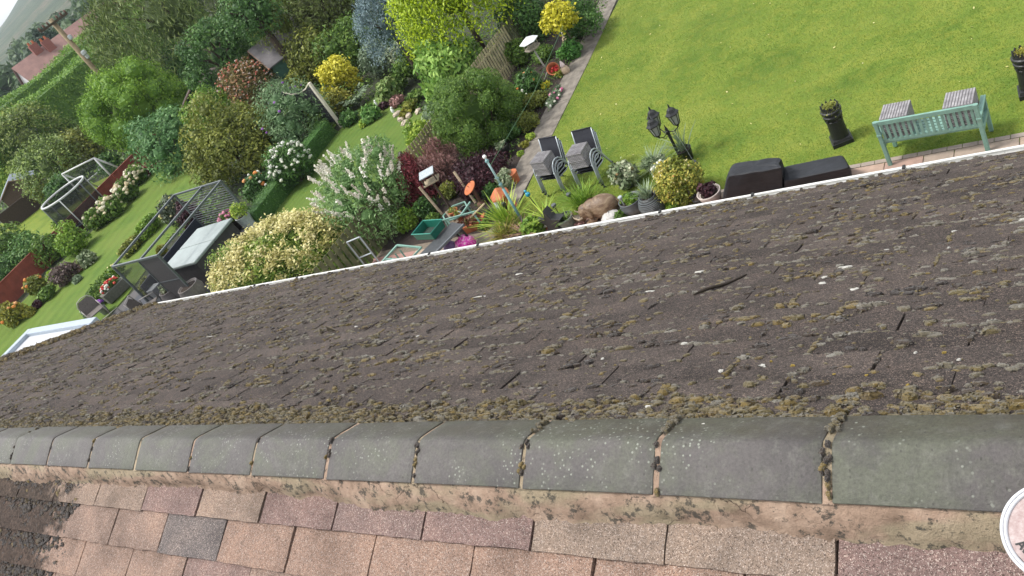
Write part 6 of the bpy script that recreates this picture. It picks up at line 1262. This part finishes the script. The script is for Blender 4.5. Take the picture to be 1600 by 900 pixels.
# telegraph pole
POLEW = plain('pole_wood', (.22, .17, .10), .9, var=.35, scale=4, bmp=.3)
p = (-48.4, 30.0, 0); t = thing('telegraph_pole', 'tall wooden telegraph pole with crossarm and grey fittings', 'telegraph pole', p, math.radians(70))
mb = MB(); mb.tube([(0, 0, -.1), (0, 0, 3), (0, 0, 8.0)], [.18, .165, .14], 10); mb.build('pole', POLEW, t, smooth=True)
mb = MB(); mb.box((0, -.17, 7.75), (1.9, .10, .12)); mb.build('crossarm', plain('dark_arm', (.06, .045, .03), .9), t)
for x in (-.88, -.6, -.32, .32, .6, .88): mb = MB(); mb.lathe([(.04, 7.81), (.07, 7.86), (.06, 7.95), (.03, 8.0)], (x, -.17, 0), 8); mb.build('insulator', plain('brown_insulator', (.10, .05, .03), .4), t)
for z, s in ((6.55, .13), (5.5, .17), (5.25, .12)): mb = MB(); mb.lathe([(s * .7, z), (s, z + .06), (s, z + .22), (s * .5, z + .28)], (.14, -.14, 0), 8); mb.build('fitting', plain('fitting_grey', (.45, .47, .47), .5), t)
for k in range(6): mb = MB(); mb.tube([(-.28, 0, 2.6 + k * .5), (.28, 0, 2.6 + k * .5)], .015, 5); mb.build('step', DARK, t)
# far house
t = thing('far_house', 'distant pale house with a steep red tiled roof and brick chimneys', 'house', (-113.6 + .308 * 9, 61.6 + .955 * 9, -1.0), math.radians(72))
RT = plain('red_roof_tile', (.215, .125, .108), .9, var=.2, scale=1.2); PB = plain('pale_render', (.55, .53, .52), .9, var=.08); RB = plain('red_brick', (.24, .09, .07), .9, var=.25)
mb = MB(); mb.box((0, 0, .9), (18, 8, 3.8)); mb.add([(-9, -4, 2.8), (-9, 4, 2.8), (-9, 0, 5.9), (9, -4, 2.8), (9, 4, 2.8), (9, 0, 5.9)], [(0, 2, 1), (3, 4, 5)]); mb.build('wall', PB, t)
for s in (-1, 1):
    mb = MB(); mb.add([(-9.3, s * 4.4, 2.50), (9.3, s * 4.4, 2.50), (9.3, 0, 6.02), (-9.3, 0, 6.02), (-9.3, s * 4.4, 2.36), (9.3, s * 4.4, 2.36), (9.3, 0, 5.86), (-9.3, 0, 5.86)], [(0, 1, 2, 3), (7, 6, 5, 4), (0, 4, 5, 1), (0, 3, 7, 4), (1, 5, 6, 2)]); mb.build('roof_slope', RT, t)
for x, y, hh_ in ((-5.4, -.3, 5.9), (-4.0, -1.0, 5.5)):
    mb = MB(); mb.box((x, y, hh_), (1.1, .8, 1.9)); ch = mb.build('chimney', RB, t)
    for dx in (-.3, .3): mb = MB(); mb.lathe([(.16, hh_ + .95), (.14, hh_ + 1.35)], (x + dx, y, 0), 8); mb.build('chimney_pot', TERRA, ch)
for x in (-6, -2, 2, 6): mb = MB(); mb.box((x, -4.03, 1.5), (1.6, .06, 1.2)); mb.build('window', plain('dark_glazing', (.05, .06, .07), .2), t)
mb = MB(); mb.box((-9.03, 0, 1.5), (.06, 1.4, 1.2)); mb.build('window', plain('dark_glazing_b', (.05, .06, .07), .2), t)
# the air between here and the hills
m = bpy.data.materials.new('haze_air'); m.use_nodes = True; nt = m.node_tree; nt.nodes.remove(nt.nodes['Principled BSDF'])
pv = N(nt, 'ShaderNodeVolumePrincipled', Density=HAZE_DENSITY, Anisotropy=0.1); pv.inputs['Color'].default_value = (.80, .88, .97, 1); nt.links.new(pv.outputs[0], nt.nodes['Material Output'].inputs['Volume'])
mb = MB(); mb.box((0, 0, 60), (6600, 6600, 140)); o = mb.build('haze', m); tag(o, 'pale blue haze in the air towards the far hills', 'haze', kind='stuff')
# woods beyond the house: one far mass of crowns
Q = []; T = []
for _ in range(420):
    az = math.radians(rng.uniform(8, 60)); r = rng.uniform(125, 430); x, y = -r * math.cos(az), r * math.sin(az)
    if r < 210 and abs(math.degrees(az) - 28) < 3.2 and r < 165: continue
    z = float(hfield(np.array(x), np.array(y))); h = rng.uniform(3.5, 6.5) * (1 + r * .001); k = 130 if r < 260 else 70
    q, tt = crown(h * .62, h * .62, h * .6, k, 1.1 + r * .002, nl=7, lr=.45, core=.85, ragged=.15); q = q + np.array([x, y, z + h * .5]); Q.append(q); T.append(np.clip(tt + rng.normal() * .18, 0, 1))
o = qmesh('woods', np.concatenate(Q), np.concatenate(T), leaf('woods', (0.0203, 0.0508, 0.0145), (0.0464, 0.0943, 0.0247), (0.0943, 0.1522, 0.0435))); tag(o, 'distant green woods spread below the hills', 'woods', kind='stuff')

# ground cover between the shrubs: one leafy mass
def inside(P, poly):
    x, y = P[:, 0], P[:, 1]; r = np.zeros(len(P), bool); n = len(poly)
    for i in range(n):
        (x0, y0), (x1, y1) = poly[i], poly[(i + 1) % n]; c = ((y0 > y) != (y1 > y)) & (x < (x1 - x0) * (y - y0) / (y1 - y0 + 1e-9) + x0); r ^= c
    return r
Q = []; T = []
for (xa, xb, ya, yb, n, sz, hh_) in ((-24.2, -16, 19.5, 44, 26000, .11, .5), (-40, -24, 15.6, 52, 42000, .15, .6), (-66, -41.6, 22, 60, 36000, .24, .9), (-15.3, -12.9, 13.5, 30, 9000, .07, .22)):
    P = np.stack([rng.uniform(xa, xb, n), rng.uniform(ya, yb, n), np.zeros(n)], 1); keep = np.ones(n, bool)
    for pg in LAWNS: keep &= ~inside(P, pg)
    keep &= (np.sin(P[:, 0] * 1.9) + np.sin(P[:, 1] * 1.4 + P[:, 0]) + rng.normal(size=n) * .9) > -.6
    P = P[keep]; P[:, 2] = np.abs(np.sin(P[:, 0] * 2.3) * np.sin(P[:, 1] * 1.9)) * hh_ * rng.random(len(P)) + .02
    Q.append(leaves(P, rng.normal(size=P.shape) * .6 + np.array([0, 0, 1]), sz, .5)); T.append(np.clip(rng.normal(.45, .22, len(P)) + .2 * np.sin(P[:, 0]), 0, 1))
o = qmesh('undergrowth', np.concatenate(Q), np.concatenate(T), MDG); tag(o, 'low leafy ground cover between the garden shrubs', 'undergrowth', kind='stuff')
# mown grass of the near lawn
n = 330000; P = np.stack([rng.uniform(-13, .5, n), rng.uniform(12.1, 27, n) , np.full(n, .012)], 1); P = P[inside(P, lawn_a)]; n = len(P)
az = rng.uniform(0, 6.283, n); dx = np.stack([np.cos(az), np.sin(az), np.zeros(n)], 1); ln = rng.normal(size=(n, 3)) * np.array([.010, .010, 0]); ln[:, 2] = rng.uniform(.008, .020, n); w = .005
o = qmesh('grass', np.stack([P - dx * w, P + dx * w, P + dx * w * .4 + ln, P - dx * w * .4 + ln], 1), np.clip(rng.normal(.5, .13, n) + .24 * np.sin(P[:, 0] * 1.1 + np.sin(P[:, 1] * .9) * 2) + .1 * np.sin(P[:, 1] * 2.1 + P[:, 0]), 0, 1), leaf('grass', (0.1, 0.1885, 0.02523), (0.1579, 0.2456, 0.03671), (0.2317, 0.2913, 0.06883), .3)); tag(o, 'short mown yellow green grass of the main lawn', 'grass', kind='stuff')

n = 70; P = np.stack([rng.uniform(-12, 0, n), rng.uniform(12.6, 22, n), np.full(n, .035)], 1)
o = qmesh('leaves', leaves(P, rng.normal(size=P.shape) * .4 + np.array([0, 0, 1]), .05, .6), rng.uniform(0, 1, n), CREAM); tag(o, 'a few small pale fallen leaves scattered over the main lawn', 'leaves', kind='stuff')

# ------------------------------------------------------------------ next door: flat white roof and tiled lean-to
t = thing('flat_roof_extension', 'flat white roofed extension with a grey raised edge next door', 'extension', (-22.4, 5.2, 0))
x0, x1, y0, y1, z = -24.35, -20.55, 1.0, 8.15, 2.75
c = lambda x, y: (x + 22.4, y - 5.2)
mb = MB(); mb.box((*c((x0 + x1) / 2, (y0 + y1) / 2), 1.33), (x1 - x0 - .1, y1 - y0 - .1, 2.66)); mb.build('wall', plain('navy_render', (.035, .055, .085), .6), t)
mb = MB(); mb.box((*c((x0 + x1) / 2, (y0 + y1) / 2), 2.68), (x1 - x0 - .3, y1 - y0 - .3, .05)); mb.build('roof', plain('white_membrane', (.46, .47, .49), .5, var=.10, scale=1.4), t)
EDG = plain('grey_edge_trim', (.30, .35, .40), .45, var=.12)
for (cx, cy, w, d_) in ((x0 + .1, (y0 + y1) / 2, .22, y1 - y0), (x1 - .06, (y0 + y1) / 2, .12, y1 - y0 - .45), ((x0 + x1) / 2 + .11, y1 - .1, x1 - x0 - .22, .22)): mb = MB(); mb.box((*c(cx, cy), 2.73), (w, d_, .16)); mb.build('edge_trim', EDG, t, bevel=.015)
t = thing('lean_to', 'grey slatted lean-to roof beyond the flat white roof', 'lean-to', (-26.5, 6, 0)); mb = MB()
for i in range(16): mb.box((0, -3 + i * .26, 2.25 - .0 * i), (3.6, .25, .06), rot=(.12, 0, 0))
mb.build('roof', plain('grey_slat_roof', (.10, .095, .085), .85, var=.35), t); mb = MB(); mb.box((0, -1.1, 1.05), (3.3, 4.0, 2.1)); mb.build('wall', DKB, t)

# ------------------------------------------------------------------ round tin at the near edge of the roof
r = RW @ np.array([1654 - 800., 834 - 450., F]); NRM = np.array([0, -SN, CS]); TH = .20
k = (TH + NRM @ (np.array(near_pt(0, 0)) - np.array([0, 0, H]))) / (NRM @ r); P = r * k + np.array([0, 0, H])
t = thing('round_tin', 'round white rimmed tin with pinkish lid standing on the front tiles', 'tin', tuple(P)); t.rotation_euler = Vector(NRM).to_track_quat('Z', 'Y').to_euler()
R_ = 78 * depth(P) / F; rim = plain('white_enamel_rim', (.55, .55, .57), .25, metal=.2, var=.05)
mb = MB(); mb.lathe([(R_ * .94, -TH + .012), (R_ * .95, -TH + .02), (R_ * .95, -.02), (R_ * .98, -.004), (R_ * 1.0, .004), (R_ * .985, .010), (R_ * .955, .008), (R_ * .94, .003)], n=64); mb.build('body', plain('tin_metal', (.5, .5, .52), .3, metal=.8), t, smooth=True)
mb = MB(); mb.tube([(R_ * .985 * math.cos(i * math.pi / 36), R_ * .985 * math.sin(i * math.pi / 36), .008) for i in range(72)], .0036, 8, closed=True); mb.build('outer_rim', rim, t, smooth=True)
mb = MB(); mb.tube([(R_ * .935 * math.cos(i * math.pi / 36), R_ * .935 * math.sin(i * math.pi / 36), .003) for i in range(72)], .0055, 8, closed=True); mb.build('inner_rim', rim, t, smooth=True)
m, nt, b = nmat('pink_speckled_label'); co = objco(nt); col = ramp(nt, noise(nt, co, 60, 6, .75), [(.3, (.20, .12, .115)), (.5, (.30, .22, .21)), (.7, (.42, .36, .35))]); nt.links.new(mix(nt, ramp(nt, noise(nt, co, 45, 5, .7), [(.66, (0, 0, 0)), (.70, (.9,) * 3)]), col, (.16, .06, .03)), b.inputs['Base Color']); b.inputs['Roughness'].default_value = .4
mb = MB(); mb.lathe([(R_ * .93, .003), (.0005, .0035)], n=64); mb.build('label', m, t)
INK = plain('black_ink', (.012, .012, .013), .5)
inv = t.rotation_euler.to_matrix().inverted()
def on_lid(u, v):                                           # where a mark of the label lies on the lid
    Rr = RW @ np.array([u - 800., v - 450., F]); nn = t.rotation_euler.to_matrix() @ Vector((0, 0, 1)); o_ = Vector((0, 0, H)); d = Vector(Rr); kk = (Vector(P) - o_).dot(nn) / d.dot(nn); return inv @ (o_ + d * kk - Vector(P))
qa, qb = on_lid(1577, 858), on_lid(1614, 900); d = (qb - qa); n2 = Vector((-d.y, d.x, 0)).normalized() * .0045
mb = MB(); mb.add([(*(qa - n2).xy, .0046), (*(qb - n2).xy, .0046), (*(qb + n2).xy, .0046), (*(qa + n2).xy, .0046)], [(0, 1, 2, 3)]); mb.build('printed_bar', INK, t)
e1 = d.normalized(); e2 = Vector((-e1.y, e1.x, 0)); q = on_lid(1587, 851); w_ = .0016
mb = MB()
for (x0, y0), (x1, y1) in (((0, 0), (.006, .017)), ((.006, .017), (.012, 0)), ((.003, .006), (.009, .006)), ((.016, .017), (.016, .003)), ((.016, .002), (.025, .002)), ((.025, .003), (.025, .017))):
    a_ = q + e1 * x0 + e2 * y0; b2 = q + e1 * x1 + e2 * y1; nn = (b2 - a_).normalized(); nn = Vector((-nn.y, nn.x, 0)) * w_
    mb.add([(*(a_ - nn).xy, .0047), (*(b2 - nn).xy, .0047), (*(b2 + nn).xy, .0047), (*(a_ + nn).xy, .0047)], [(0, 1, 2, 3)])
mb.build('lettering', INK, t)
